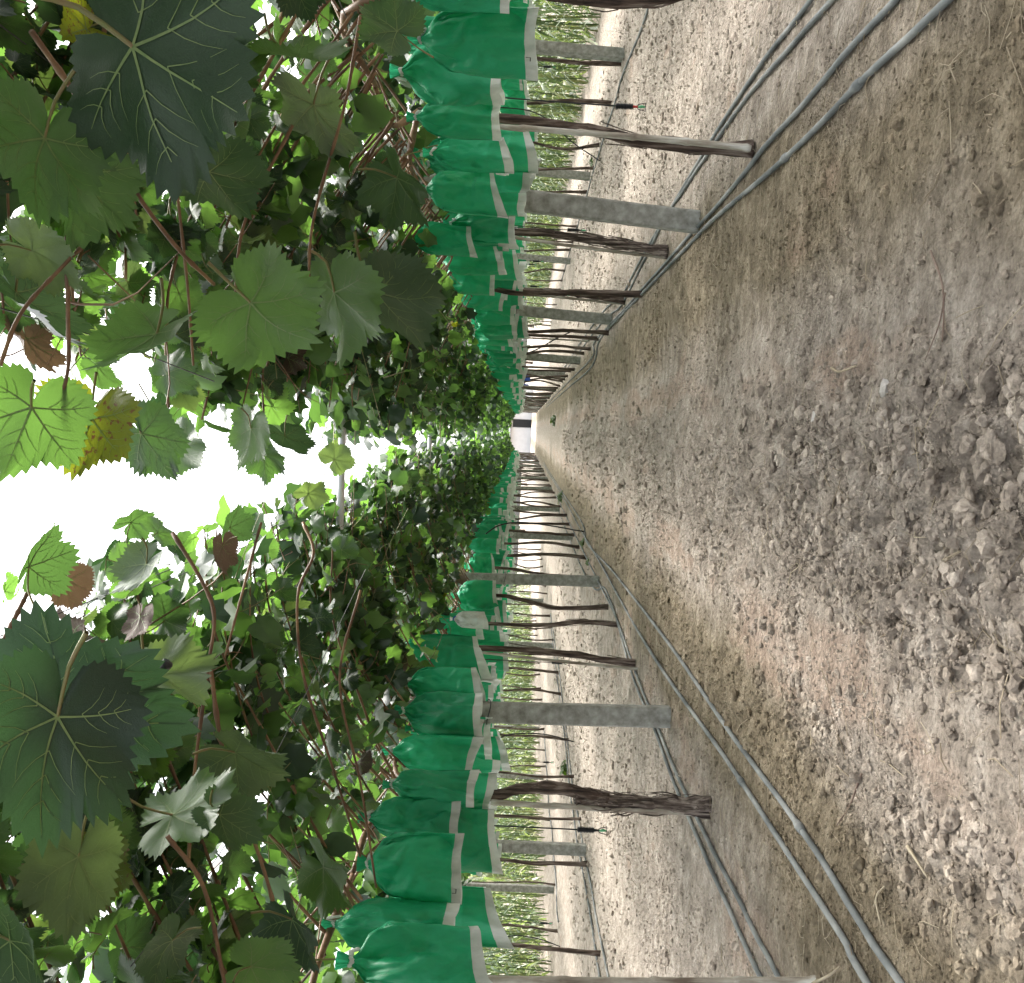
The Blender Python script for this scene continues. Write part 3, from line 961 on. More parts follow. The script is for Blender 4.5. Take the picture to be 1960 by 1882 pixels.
def make_vine(x0, y0, ylo, yhi, side, Lr, lod, rng, label, group=None, trunk=None, trunk_r=0.022, bark='bark',
              n_in=12, n_out=6, dens=1.0, zend=1.93, stake=None, shag=0.22, leaf_cap=290, second=None):
    v = thing('grape_vine', label, 'vine', (x0, y0, 0), group)
    off = np.array((x0, y0, 0))
    # trunk
    if trunk is None:
        w = rng.normal(size=4) * 0.035
        trunk = [(w[0], w[1], -0.03), (w[0] * 0.5 + w[2], w[1], 0.5), (w[3], 0, 1.0), (0, 0, 1.42)]
    C, me = trunk_mesh(trunk, trunk_r, trunk_r * 0.72, rng.uniform(0, 90), bark, shag, 14 if lod == 0 else 8, 44 if lod == 0 else 16)
    link('trunk', me, v)
    top = np.array(C[-1])
    if second is not None:
        C2, me2 = trunk_mesh(second, trunk_r * 0.8, trunk_r * 0.6, rng.uniform(0, 90), 'bark', shag * 0.6)
        link('upper_stem', me2, v)
        top = np.array(C2[-1])
    if lod == 0:
        for k in range(40 if bark == 'bark_grey' else 12):                                    # loose strips of bark
            i = rng.integers(2, 30)
            a = rng.uniform(0, 2 * PI)
            o = np.array((math.cos(a), math.sin(a), 0)) * (trunk_r * 1.05)
            q = [C[i] + o, C[min(i + 3, 43)] + o * rng.uniform(1.1, 1.5), C[min(i + 6, 43)] + o * rng.uniform(0.9, 1.7)]
            link('bark_strip', MB().add(*tube(spline(q, 6), rng.uniform(0.0012, 0.0034), 4)).mesh('bark_strip', M[bark if k % 3 else 'bark_grey']), v)
    # cordon along the row
    if lod < 2:
        for e in (ylo, yhi):
            q = [top, (0.01, (e - y0) * 0.3, 1.45), (rng.normal() * .02, e - y0, 1.44)]
            link('cordon', MB().add(*tube(spline(q, 9), stem_radius(9, 0.013, 0.009, 6), 7)).mesh('cordon', M['cane'])
                 , v)
    # canes and the leaf positions along them
    base, yaw, pitch, roll, sc, aisle = [], [], [], [], [], []
    bundle = MB()
    for sgn, n, L in ((side, n_in, Lr), (-side, n_out, 1.25)):
        for k in range(n):
            ys = rng.uniform(ylo, yhi)
            zz0 = 1.42 + rng.normal() * 0.025
            L_ = L * rng.uniform(0.72, 1.06)
            P = cane_curve(x0, ys, sgn, L_, zend + rng.normal() * 0.08, rng, zz0)
            px, py, dep = project(P)
            if lod == 0 or sgn == side:
                CANE_PTS.append((P, v))
            if lod == 0 and sgn == side:
                ra = rng.uniform(0.0036, 0.0056)
                link('cane', MB().add(*tube(spline(P - off, 25), stem_radius(25, ra, ra * 0.55, 12), 6)).mesh('cane', M['cane']), v)
            elif lod < 2:
                bundle.add(*tube(P - off, np.linspace(0.0055, 0.003, 9), 4, False))
            step = 0.06 if lod < 2 else 0.13
            m = max(3, int(L_ / step * dens))
            for q in range(m):
                t = 0.12 + 0.9 * (q + rng.uniform(0, 0.6)) / m
                if t > 1 or (lod < 2 and sgn == side and t < 0.35 and rng.uniform() < 0.5):
                    continue
                i = min(int(t * 8), 7)
                f = t * 8 - i
                b = P[i] * (1 - f) + P[i + 1] * f
                d = P[i + 1] - P[i]
                ca = math.atan2(d[1], d[0])
                alt = 1 if q % 2 else -1
                for rep in range(3 if rng.uniform() < 0.3 else 2 if rng.uniform() < 0.55 else 1):
                    base.append(b + (rng.normal(size=3) * (0.05, 0.06, 0.05) + (0, 0, 0.09 if t > 0.35 else 0.02) if rep else 0))
                    yaw.append(ca + alt * (1.2 + rng.normal() * 0.55) + (rng.uniform(-2, 2) if rep else 0))
                    pitch.append(rng.normal() * 0.36 - (0.5 if rng.uniform() < 0.72 else -0.1))
                    roll.append(rng.normal() * 0.38)
                    sc.append(rng.uniform(0.046, 0.09) * (1 if lod < 2 else 1.5))
                    aisle.append(sgn == side)
    if True:                                                   # upper leaves that close the roof; more added over rows behind for shade
        for q in range(int((yhi - ylo) * (125 if lod < 2 else 64 if abs(x0) > 2 else 30))):
            t = rng.uniform(-0.95, 0.8)
            xx = x0 + side * t * Lr
            base.append(np.array((xx, rng.uniform(ylo - 0.1, yhi + 0.1), zend + 0.02 + rng.uniform(-0.06, 0.2) - 0.2 * max(0, 0.3 - abs(t)))))
            yaw.append(rng.uniform(0, 6.28))
            pitch.append(rng.normal() * 0.4 - 0.35)
            roll.append(rng.normal() * 0.4)
            sc.append(rng.uniform(0.055, 0.095) * (1 if lod < 2 else 1.5))
            aisle.append(False)
    base, yaw, pitch, roll, sc = np.array(base), np.array(yaw), np.array(pitch), np.array(roll), np.array(sc)
    aisle = np.array(aisle)
    if lod == 0:                                               # thin side shoots and tendrils among the leaves
        for q in range(int((yhi - ylo) * 30)):
            t = rng.uniform(0.05, 0.95)
            a = np.array((x0 + side * t * Lr, rng.uniform(ylo, yhi), 1.46 + (zend - 1.46) * (1 - (1 - t) ** 1.5) + rng.normal() * 0.04))
            d = np.array((side * rng.normal() * 0.6, rng.normal() * 0.7, rng.normal() * 0.35)) * rng.uniform(0.25, 0.5)
            m_ = a + d * 0.5 + rng.normal(size=3) * 0.04
            if np.linalg.norm(a - np.array((0, 0, CAM_H))) < 1.3:
                continue
            bundle.add(*tube(spline([a, m_, a + d], 7) - off, np.linspace(rng.uniform(0.0018, 0.0032), 0.0012, 7), 4, False), mat=int(rng.uniform() < 0.45))
    if bundle.n:
        link('cane_bundle', bundle.mesh('cane_bundle', [M['cane'], M['petiole']]), v, kind='stuff')
    # keep the air round the camera clear
    dist = np.linalg.norm(base - np.array((0, 0, CAM_H)), axis=1)
    fx, fy, dep = project(base)
    ok = (dist > 0.95) & ~((dep < 1.6) & (fx > -100) & (dep > 0))
    base, yaw, pitch, roll, sc, aisle, fx, fy, dep = (a[ok] for a in (base, yaw, pitch, roll, sc, aisle, fx, fy, dep))
    single = np.zeros(len(base), bool)
    if lod == 0:
        vis = aisle & (fx > -260) & (fy > -260) & (fy < 2140) & (dep > 0)
        cand = np.nonzero(vis)[0]
        cand = cand[np.argsort(dep[cand])][:leaf_cap]
        single[cand] = True
        R = rot(yaw, pitch, roll)
        for i in cand:
            u = rng.uniform()
            mat = 'leaf' if u < 0.82 else 'leaf_sheen' if u < 0.978 else 'leaf_yellow' if u < 0.99 else 'leaf_dry'
            o = bpy.data.objects.new('leaf', leaf_mesh(int(rng.integers(len(SHAPES))), mat))
            COL.objects.link(o)
            o.color = (rng.uniform() ** 1.2, 0.5, 0.5, 1)
            o.parent = v
            m4 = Matrix(R[i] * sc[i]).to_4x4()
            m4.translation = Vector(base[i] - off)
            o.matrix_local = m4
    rest = ~single
    if rest.any():
        me = leaf_mass(base[rest] - off, yaw[rest], pitch[rest], roll[rest], sc[rest], MID if lod < 2 else VLOW, rng, 'foliage', pet=lod == 0)
        link('foliage', me, v, kind='stuff')
    return v

def stake(p0, p1, r, label, group=None, seed=0):
    """bamboo stake"""
    P, R = [], []
    p0, p1 = Vector(p0), Vector(p1)
    L = (p1 - p0).length
    k = int(L / 0.24)
    for i in range(k + 1):
        for dt, f in ((-0.018, 0.94), (-0.006, 1.12), (0.0, 1.16), (0.006, 1.1), (0.018, 0.95), (0.12, 0.93)):
            t = (i * 0.24 + dt + 0.03 * math.sin(seed + i)) / L
            if -0.02 <= t <= 1:
                P.append(p0.lerp(p1, t))
                R.append(r * f * (1.06 - 0.2 * t))
    P = np.array([tuple(p) for p in P])
    P[:, 0] += 0.012 * np.sin(np.linspace(0, 2.5, len(P)) + seed)
    o = link('bamboo_stake', MB().add(*tube(P - np.array(tuple(p0)), R, 8)).mesh('bamboo_stake', M['bamboo']), None, label, 'stake', group, None, p0)
    return o

rng = np.random.default_rng(21)
RV = [1.25, 2.72, 4.25, 6.8, 8.2, 9.6] + [11.4 + 1.45 * i for i in range(40)]
LV = [1.3, 2.72, 4.45, 7.36, 8.8, 9.8] + [11.9 + 1.45 * i for i in range(40)]

def row_span(L, i):
    lo = L[i] - 0.75 if i == 0 else (L[i - 1] + L[i]) / 2
    hi = (L[i] + L[i + 1]) / 2 if i + 1 < len(L) else L[i] + 0.7
    return lo, hi

r_labels = ['vine whose leaves hang over the aisle before the first leaning trunk, its own trunk unseen',
            'vine with a bare brown trunk standing before the tall peeling stake',
            'dark twisted vine tied to a tall peeling bamboo stake, beside a hanging sprinkler',
            'shaggy vine just past the leaning mossy concrete post, tied to a thin stake',
            'vine between the shaggy staked vine and the second leaning post',
            'vine with a pale stake just before the second leaning post']
l_labels = ['vine whose big leaves hang over the aisle beside the white sky gap',
            'vine behind the pale bamboo stake, before the shaggy double-trunk vine',
            'shaggy double-trunk vine tied to a bamboo stake beside a hanging sprinkler',
            'dark brown vine leaning on a thin stake past the upright post with wire tie',
            'thin crooked vine, second past the upright post with wire tie',
            'vine with red ties, third past the upright post with wire tie']
# trunks measured in the photograph (local x, y, z)
def path(pix, Y, x0, y0):
    return [tuple(at(a, b, Y) - Vector((x0, y0, 0))) for a, b in pix]

ORD = ['zeroth', 'first', 'second', 'third', 'fourth', 'fifth', 'sixth', 'seventh', 'eighth']
def far_label(y, posts, ys, kind):
    k = sum(1 for p in posts if p[1] < y)
    n = sum(1 for q in ys if posts[k - 1][1] < q <= y) if k else 0
    if y > 30 or k < 1:
        return 'vine in the far stretch of the %s-post row' % kind, 'far vines of the %s-post row' % kind
    return '%s vine past the %s %s post of its row' % (ORD[n], ORD[k], kind), 'vines of the %s-post row' % kind
for i, y in enumerate(RV):
    lod = 0 if y < 9.7 else 1 if y < 21 else 2
    lo, hi = row_span(RV, i)
    kw = {}
    if i == 1:
        kw = dict(trunk=path([(1480, -45), (1290, -4), (1180, 5), (1090, -6), (900, -40)], 2.78, XR, y), trunk_r=0.0145)
    if i == 2:
        kw = dict(trunk=path([(1440, 285), (1330, 283), (1220, 268), (1130, 250), (1050, 236), (950, 226), (800, 215)], 4.25, XR, y), trunk_r=0.024, shag=0.3)
    if i == 3:
        kw = dict(trunk=path([(1278, 482), (1200, 470), (1120, 456), (1000, 444), (880, 436)], 6.8, XR, y), trunk_r=0.028, bark='bark_grey', shag=0.4)
    if i == 5:
        kw = dict(trunk=path([(1196, 574), (1120, 566), (1060, 560), (960, 556), (900, 553)], 9.6, XR, y), trunk_r=0.028, shag=0.4)
    make_vine(XR, y, lo, hi, -1, (1.0 if y < 2 else 1.12 if y < 5.5 else 1.16 if y < 8 else 1.22), lod, rng,
              *((r_labels[i], 'vines of the leaning-post row') if i < 6 else far_label(y, PR, RV, 'leaning')),
              n_in=int(round((hi - lo) * (14 if lod < 2 else 9))), n_out=int(round((hi - lo) * (7 if lod < 2 else 4))), **kw)
for i, y in enumerate(LV):
    lod = 0 if y < 9.9 else 1 if y < 21 else 2
    lo, hi = row_span(LV, i)
    kw = {}
    if i == 2:
        kw = dict(trunk=path([(1368, 1545), (1300, 1541), (1230, 1538), (1170, 1536), (1120, 1528), (1100, 1532)], 4.45, XL, y), trunk_r=0.036, bark='bark_grey', shag=0.45,
                  second=path([(1160, 1537), (1110, 1518), (1060, 1508), (1000, 1512), (930, 1522), (800, 1520)], 4.45, XL, y))
    if i == 3:
        kw = dict(trunk=path([(1222, 1272), (1150, 1262), (1080, 1250), (1000, 1243), (880, 1240)], 7.36, XL, y), trunk_r=0.026, shag=0.3)
    if i == 4:
        kw = dict(trunk=path([(1188, 1196), (1120, 1190), (1040, 1196), (940, 1194), (880, 1194)], 8.8, XL, y), trunk_r=0.02, shag=0.35)
    dens = 0.7 if y < 2 else 1.0
    make_vine(XL, y, lo, hi, 1, (1.18 if y < 4 else 1.22 if y < 8 else 1.36), lod, rng,
              *((l_labels[i], 'vines of the upright-post row') if i < 6 else far_label(y, PL, LV, 'upright')),
              n_in=int(round((hi - lo) * (13 if lod < 2 else 9) * dens)), n_out=int(round((hi - lo) * (5 if lod < 2 else 4))), zend=1.96, **kw)

# rows behind: trunks, bark and a simple leaf roof, thickened to shade the soil
for (xr, ys, lab, grp, n) in ((XR2, np.arange(5.2, 40, 1.5), 'slim vine in the row along the maize', 'vines along the maize', 8),
                              (XL2, np.arange(6.0, 40, 1.5), 'slim vine in the row behind the upright posts', 'vines of the row behind the upright posts', 8),
                              (XL3, np.arange(9.5, 44, 1.5), 'slim vine in the row beside the tall grass', 'vines beside the tall grass', 5)):
    for y in ys:
        y = float(y + rng.normal() * 0.12)
        make_vine(xr, y, y - 0.75, y + 0.75, 1 if xr < 0 else -1, 1.3, 2, rng, lab, grp, n_in=n, n_out=n, trunk_r=rng.uniform(0.014, 0.026), shag=0.35)

# bamboo stakes
stake(at(1440, 290, 4.22), at(930, 238, 4.22), 0.0145, 'tall peeling pale bamboo stake bound to the dark twisted vine', None, 1)
stake(ground_at(1358, 1562), at(900, 1528, 4.42), 0.0155, 'pale jointed bamboo stake beside the shaggy double-trunk vine', None, 2)
stake(ground_at(1562, 1880), at(860, 1868, 2.92), 0.0165, 'bare bamboo stake standing alone where the hoses start, before the shaggy vine', None, 3)
stake(ground_at(1276, 490), at(960, 452, 6.75), 0.0125, 'thin bamboo stake leaning on the shaggy vine past the mossy post', None, 4)
stake(ground_at(1222, 1278), at(900, 1250, 7.3), 0.012, 'thin bamboo stake behind the dark vine past the upright post', None, 5)
stake(ground_at(1196, 582), at(960, 562, 9.55), 0.013, 'pale bamboo stake at the vine just before the second leaning post', None, 6)
stake(ground_at(1128, 655), at(960, 645, 14.3), 0.013, 'short pale stake past the second leaning post', None, 7)

# ------------------------------------------------------------------ hero canes and leaves hanging close to the camera
HV = {}
for o in COL.objects:
    if o.get('label') == r_labels[0]:
        HV['R'] = o
    if o.get('label') == l_labels[0]:
        HV['L'] = o
    if o.get('label') == r_labels[1]:
        HV['R2'] = o
    if o.get('label') == l_labels[1]:
        HV['L2'] = o

def hero_cane(pix, Y0, Y1, r, who):
    n = len(pix)
    P = [at(a, b, Y0 + (Y1 - Y0) * i / (n - 1)) for i, (a, b) in enumerate(pix)]
    C = spline(P, 28)
    v = HV[who]
    off = np.array(tuple(v.location))
    link('cane', MB().add(*tube(C - off, stem_radius(28, r, r * 0.75, max(3, n * 2)), 8)).mesh('cane', M['cane']), v)
    CANE_PTS.append((C, v))

hero_cane([(60, 60), (150, 190), (240, 340), (335, 470), (410, 545)], 1.35, 1.75, 0.0040, 'R')
hero_cane([(330, 290), (345, 420), (360, 560), (370, 700)], 1.9, 2.0, 0.0032, 'R')
hero_cane([(235, 0), (228, 130), (240, 260), (262, 420)], 1.7, 1.8, 0.0029, 'R')
hero_cane([(128, 450), (130, 600), (128, 720), (92, 812)], 1.5, 1.6, 0.0036, 'R')
hero_cane([(0, 700), (40, 600), (120, 510), (190, 440)], 1.45, 1.5, 0.0032, 'R')
hero_cane([(560, 240), (470, 420), (450, 560)], 2.3, 2.3, 0.0040, 'R')
hero_cane([(690, 30), (660, 200), (600, 420), (590, 560)], 2.6, 2.5, 0.0043, 'R2')
hero_cane([(330, 1020), (385, 1110), (410, 1180), (398, 1280), (372, 1480), (360, 1660)], 2.35, 2.2, 0.0047, 'L2')
hero_cane([(580, 1000), (600, 1060), (570, 1140), (580, 1290), (640, 1480), (690, 1640)], 3.2, 2.9, 0.0047, 'L2')
hero_cane([(400, 1260), (430, 1450), (500, 1650), (540, 1790)], 2.4, 2.3, 0.0054, 'L2')
hero_cane([(500, 1000), (465, 1130), (430, 1260)], 2.6, 2.5, 0.0036, 'L2')
hero_cane([(0, 1290), (60, 1350), (112, 1372), (210, 1330), (320, 1280)], 1.12, 1.3, 0.0043, 'L')
hero_cane([(320, 1600), (390, 1700), (430, 1882)], 1.9, 1.9, 0.0047, 'L')
hero_cane([(0, 1240), (40, 1160), (60, 1120)], 1.55, 1.6, 0.0043, 'L')
hero_cane([(690, 1130), (650, 1300), (690, 1500), (720, 1700)], 3.4, 3.0, 0.0043, 'L2')

def hero_leaf(px, py, tx, ty, Y, k, who, mat='leaf', tilt=(0, 0), tone=0.3, up=False):
    """blade centre (where the stalk joins) and tip as seen; the underside faces the aisle"""
    P = at(px, py, Y)
    v = HV[who]
    dx, dy = tx - px, ty - py
    ln = math.hypot(dx, dy) * Y / FPX
    xa = (CX * dx - CY * dy).normalized()
    za = ray(px, py).normalized() * (-1 if up else 1)
    za = (za - xa * za.dot(xa)).normalized()
    ya = za.cross(xa)
    A = Matrix(((xa.x, ya.x, za.x), (xa.y, ya.y, za.y), (xa.z, ya.z, za.z))).to_4x4()
    A = A @ Matrix.Rotation(tilt[0], 4, 'X') @ Matrix.Rotation(tilt[1], 4, 'Y')
    A.translation = P - v.location
    m4 = A @ Matrix.Scale(ln / max(0.5, math.cos(tilt[1])), 4) @ SHAPES[k].B.inverted()
    o = link('leaf', leaf_mesh(k, mat), v)
    o.color = (tone, 0.5, 0.5, 1)
    o.matrix_local = m4

# (centre, tip, distance, shape, vine, material, tilt, tone)
HL = [
    (255, 90, 505, 225, 1.20, 0, 'R', 'leaf', (0.15, 0.1), 0.1),
    (85, 265, 20, 420, 1.25, 1, 'R', 'leaf', (-0.2, 0.2)),
    (480, 580, 590, 690, 1.75, 2, 'R', 'leaf', (0.2, 0.15), 0.75),
    (150, 330, 175, 465, 1.45, 4, 'R', 'leaf', (-0.80, -0.35), 0.35),
    (300, 640, 260, 765, 1.9, 5, 'R', 'leaf', (1.00, 0.50), 0.55),
    (400, 330, 470, 430, 2.0, 6, 'R', 'leaf', (-0.60, 0.10), 0.25),
    (60, 480, 130, 545, 1.5, 7, 'R', 'leaf_sheen', (0.90, -0.50), 0.75),
    (30, 560, 60, 700, 1.6, 8, 'R', 'leaf', (-1.05, 0.30), 0.15),
    (60, 780, 20, 920, 1.55, 9, 'R', 'leaf', (0.1, 0.1), 0.6),
    (175, 800, 150, 920, 1.75, 10, 'R', 'leaf_yellow', (0.2, 0.2)),
    (270, 830, 315, 920, 1.95, 11, 'R', 'leaf', (0.55, -0.35), 0.35),
    (470, 250, 520, 320, 2.3, 12, 'R', 'leaf', (0.75, 0.50), 0.55),
    (600, 200, 620, 325, 2.6, 13, 'R2', 'leaf_sheen', (-0.80, 0.10), 0.25),
    (640, 560, 620, 680, 2.7, 0, 'R2', 'leaf', (1.00, -0.50), 0.75),
    (720, 560, 790, 680, 3.1, 3, 'R2', 'leaf_sheen', (-0.60, 0.30), 0.15),
    (760, 340, 800, 430, 3.0, 4, 'R2', 'leaf', (0.90, -0.35), 0.35),
    (560, 110, 640, 190, 2.3, 5, 'R2', 'leaf', (-1.05, 0.50), 0.55),
    (760, 60, 690, 20, 2.4, 6, 'R2', 'leaf', (0.55, 0.10), 0.25),
    (480, 820, 455, 880, 2.5, 7, 'R2', 'leaf', (0.75, -0.50), 0.75),
    (545, 835, 560, 890, 2.7, 8, 'R2', 'leaf', (-0.80, 0.30), 0.15),
    (110, 1372, 40, 1590, 1.10, 1, 'L', 'leaf', (-0.1, 0.1), 0.0),
    (112, 1374, 300, 1200, 1.16, 9, 'L', 'leaf', (0.15, 0.1), 0.0),
    (55, 1085, 118, 1015, 1.55, 10, 'L', 'leaf', (1.00, -0.35), 0.35),
    (150, 1640, 85, 1755, 1.75, 11, 'L', 'leaf_sheen', (-0.60, 0.50), 0.55),
    (20, 1800, 160, 1870, 1.35, 12, 'L', 'leaf', (0.90, 0.10), 0.25),
    (330, 1560, 420, 1480, 2.0, 13, 'L', 'leaf', (-1.05, -0.50), 0.75),
    (190, 1640, 200, 1730, 2.0, 2, 'L', 'leaf_yellow', (0.55, 0.30), 0.15),
    (450, 1440, 530, 1520, 2.3, 3, 'L2', 'leaf_sheen', (0.75, -0.35), 0.35),
    (300, 1290, 360, 1380, 2.0, 4, 'L2', 'leaf_sheen', (-0.80, 0.50), 0.55),
    (280, 1080, 240, 1150, 2.2, 5, 'L2', 'leaf_sheen', (1.00, 0.10), 0.25),
    (130, 1110, 150, 1160, 1.9, 6, 'L', 'leaf_dry', (-0.60, -0.50), 0.75),
    (268, 1180, 270, 1230, 2.0, 7, 'L2', 'leaf_dry', (0.90, 0.30), 0.15),
    (425, 1045, 430, 1095, 2.4, 8, 'L2', 'leaf_dry', (-1.05, -0.35), 0.35),
    (300, 1020, 340, 1000, 2.4, 9, 'L2', 'leaf', (0.55, 0.50), 0.55),
    (440, 1010, 450, 960, 2.6, 10, 'L2', 'leaf', (0.75, 0.10), 0.25),
    (110, 1550, 140, 1500, 1.7, 3, 'L', 'leaf_yellow', (-0.80, -0.50), 0.75),
    (560, 1760, 640, 1830, 2.2, 4, 'L2', 'leaf', (1.00, 0.30), 0.15),
    (420, 1560, 500, 1600, 2.0, 5, 'L2', 'leaf', (-0.60, -0.35), 0.35),
    (620, 1660, 700, 1700, 2.6, 6, 'L2', 'leaf', (0.90, 0.50), 0.55),
    (330, 1800, 260, 1870, 1.9, 7, 'L', 'leaf', (-1.05, 0.10), 0.25),
    (345, 850, 395, 905, 2.6, 14, 'R2', 'leaf', (0.6, 0.3), 0.6),
    (505, 870, 545, 905, 3.4, 16, 'R2', 'leaf', (0.7, -0.3), 0.5),
    (640, 880, 670, 850, 4.6, 18, 'R2', 'leaf_sheen', (0.4, 0.2), 0.5),
    (590, 945, 620, 915, 4.0, 15, 'L2', 'leaf_sheen', (0.5, 0.2), 0.6),
    (250, 1000, 285, 960, 2.6, 16, 'L2', 'leaf', (0.7, 0.2), 0.4),
    (480, 1850, 560, 1870, 2.0, 8, 'L', 'leaf', (0.55, -0.50), 0.75),
]
for a in HL:
    hero_leaf(*a)

# ------------------------------------------------------------------ trellis wires
for i, (x, z) in enumerate(((0.28, 1.93), (0.62, 1.80), (-0.46, 1.95), (-0.50, 1.97), (-0.95, 1.86), (-1.3, 1.72))):
    P = [(x, Y, z - 0.03 * math.sin(Y * 0.55) ** 2) for Y in np.linspace(-1.0, 46, 60)]
    link('trellis_wire', MB().add(*tube(P, 0.0016, 5)).mesh('trellis_wire', M['wire']), None, 'thin steel trellis wire stretched under the leaf roof along the aisle', 'wire', 'trellis wires under the leaf roof')
for x, lab in ((XL, 'steel wire carrying the cordons of the upright-post row'), (XR, 'steel wire carrying the cordons of the leaning-post row')):
    P = [(x, Y, 1.445) for Y in np.linspace(-1.0, 46, 30)]
    link('cordon_wire', MB().add(*tube(P, 0.0018, 5)).mesh('cordon_wire', M['wire']), None, lab, 'wire')
for pix, Ya, Yb, lab in (([(0, 590), (200, 650), (410, 730)], 1.6, 2.3, 'thin tie string slanting across the canes beside the sky gap'),
                         ([(250, 1850), (430, 1620), (560, 1380), (700, 1090)], 1.9, 3.4, 'thin dark tie string strung diagonally through the red-clipped canes')):
    P = spline([at(a, b, Ya + (Yb - Ya) * i / (len(pix) - 1)) for i, (a, b) in enumerate(pix)], 14)
    link('tie_string', MB().add(*tube(P, 0.0013, 5)).mesh('tie_string', M['wire']), None, lab, 'string')

# red clips on the canes: put on the cane that passes nearest to the place in the photograph
ALLC = np.concatenate([spline(c, 30) for c, _ in CANE_PTS if np.mean(c[:, 1]) < 9])
cfx, cfy, cdep = project(ALLC)
for i, (px, py) in enumerate([(489, 330), (558, 399), (437, 1478), (377, 1540), (606, 1284), (746, 767), (726, 984)]):
    d = np.hypot(cfx - px, cfy - py) + np.where(cdep < 1.0, 999, 0)
    j = int(np.argmin(d))
    c = ALLC[j]
    P = [tuple(c + np.array((math.cos(a) * 0.0075, math.sin(a) * 0.004, math.sin(a) * 0.0075))) for a in np.linspace(0, 2 * PI, 13)]
    link('cane_clip', MB().add(*tube(P, 0.0032, 6, False)).mesh('cane_clip', M['red']), None, 'small red plastic clip fastened round a cane', 'clip', 'red clips on the canes')
# black strap on the cane in front of the big dark leaf
P = spline([at(205, 1335, 1.18), at(240, 1315, 1.19), at(300, 1290, 1.2), at(322, 1268, 1.2)], 12)
link('cane_strap', MB().add(*tube(P, np.linspace(0.004, 0.007, 12), 6)).mesh('cane_strap', M['black']), None, 'twisted black strap on the cane in front of the big dark leaf', 'strap')

# ------------------------------------------------------------------ grape bags
def bag_parts(seed, na=64, nt=44):
    r = np.random.default_rng(seed)
    tt = np.concatenate([np.linspace(-0.11, 0.0, 4)[:-1], np.linspace(0, 1, nt)])
    A = np.interp(tt, [-.11, -.05, 0, .05, .14, .26, .42, .6, .88, 1], [.115, .085, .045, .10, .29, .42, .485, .5, .49, .5])
    Bh = np.interp(tt, [-.11, -.05, 0, .05, .16, .3, .5, .75, 1], [.08, .06, .04, .08, .16, .24, .27, .2, .13])
    th = np.arange(na) / na * 2 * PI
    folds = [(r.uniform(-.5, .5), r.uniform(-1, 0.05), r.normal(), r.uniform(0.04, 0.12), r.uniform(0.03, 0.085) * r.choice([-1, 1]), r.uniform(0.25, 0.6)) for _ in range(20)]
    waves = [(r.uniform(0, PI), r.uniform(1.2, 4.5), r.uniform(0, 1)) for _ in range(5)]
    def planes():
        return np.column_stack([r.normal(size=8) * 0.5, r.normal(size=8) * 0.36, r.normal(size=8) * 0.06])
    creases = [[planes() for _ in range(4)] for _ in (0, 1)]
    V = []
    k = r.integers(8, 12)
    ph = r.uniform(0, 6)
    for t, a, b in zip(tt, A, Bh):
        pl = max(0, 1 - abs(t) / 0.42)
        c, s = np.cos(th), np.sin(th)
        f = 1 + 0.26 * pl * np.cos(k * th + ph + 1.5 * t) + 0.13 * pl * np.cos((k * 2 + 1) * th + ph * 2)
        x = a * np.sign(c) * np.abs(c) ** 0.8 * f
        y = b * np.sign(s) * np.abs(s) ** 1.1 * f
        z = -t * np.ones(na)
        low = max(0, (t - 0.55) / 0.45)
        y = y + low * 0.13 * np.sin(x * r_w[seed % 8] + ph) + low * 0.06 * (np.abs(((x * 2.3 + ph) % 1) - 0.5) - 0.25) * 4 + low * 0.03 * np.sin(x * 19 + ph * 2)
        z = z + low ** 2 * (0.022 * np.sin(x * 5 + ph) + skew[seed % 8] * 1.3 * x)
        d = 0
        for (fx, fz, an, w, amp, ln) in folds:
            ux, uz = math.cos(an * 1.2), math.sin(an * 1.2)
            u = (x - fx) * ux + (z - fz) * uz
            q = np.abs(-(x - fx) * uz + (z - fz) * ux)
            d = d + amp * np.maximum(0, 1 - q / w) * np.maximum(0, 1 - (u / ln) ** 2)
        for (wa, wf, wp) in waves:                               # crisp creases of the stiff cloth
            q = ((x * math.cos(wa) + z * math.sin(wa)) * wf + wp + np.sign(s) * 0.23 + 0.15 * noise3(x * 2 + seed, z * 2, wf)) % 1
            d = d + 0.2 / wf * np.minimum(np.abs(q - 0.5), 0.3)
        for side_, (pa, pb, pc, pd) in zip((1, -1), creases):    # stiff cloth: flat facets meeting in sharp straight creases
            q = np.column_stack([x, z + 0.5, np.ones(na)])
            fac = (q @ pa.T).max(1) - (q @ pb.T).max(1) + 0.6 * ((q @ pc.T * (1, 1, 1, 1, 1, 1, 1, 1)).max(1) - (q @ pd.T).max(1))
            d = d + np.where(np.sign(s) == side_, np.clip(fac * 1.0, -0.2, 0.26), 0)
        d = d + 0.035 * fbm(x * 3 + seed, z * 3, np.sign(s) * 3, 2)
        body = min(1, max(0, t) / 0.12)
        y = y + np.sign(s) * np.abs(s) ** 0.4 * d * body
        V.append(np.column_stack([x, y, z]))
    V = np.array(V)
    ih = int(np.argmin(np.abs(tt - 0.9)))
    def grid(R):
        m = len(R)
        i = np.arange(m - 1)[:, None] * na
        j = np.arange(na)[None, :]
        kk = (j + 1) % na
        return R.reshape(-1, 3), np.stack([i + j, i + na + j, i + na + kk, i + kk], -1).reshape(-1, 4)
    return grid(V[:ih + 1]), grid(np.concatenate([V[ih:ih + 1] * (1.012, 1.03, 1) + (0, 0, 0.004), V[ih:] * (1.006, 1.015, 1)])), V, tt

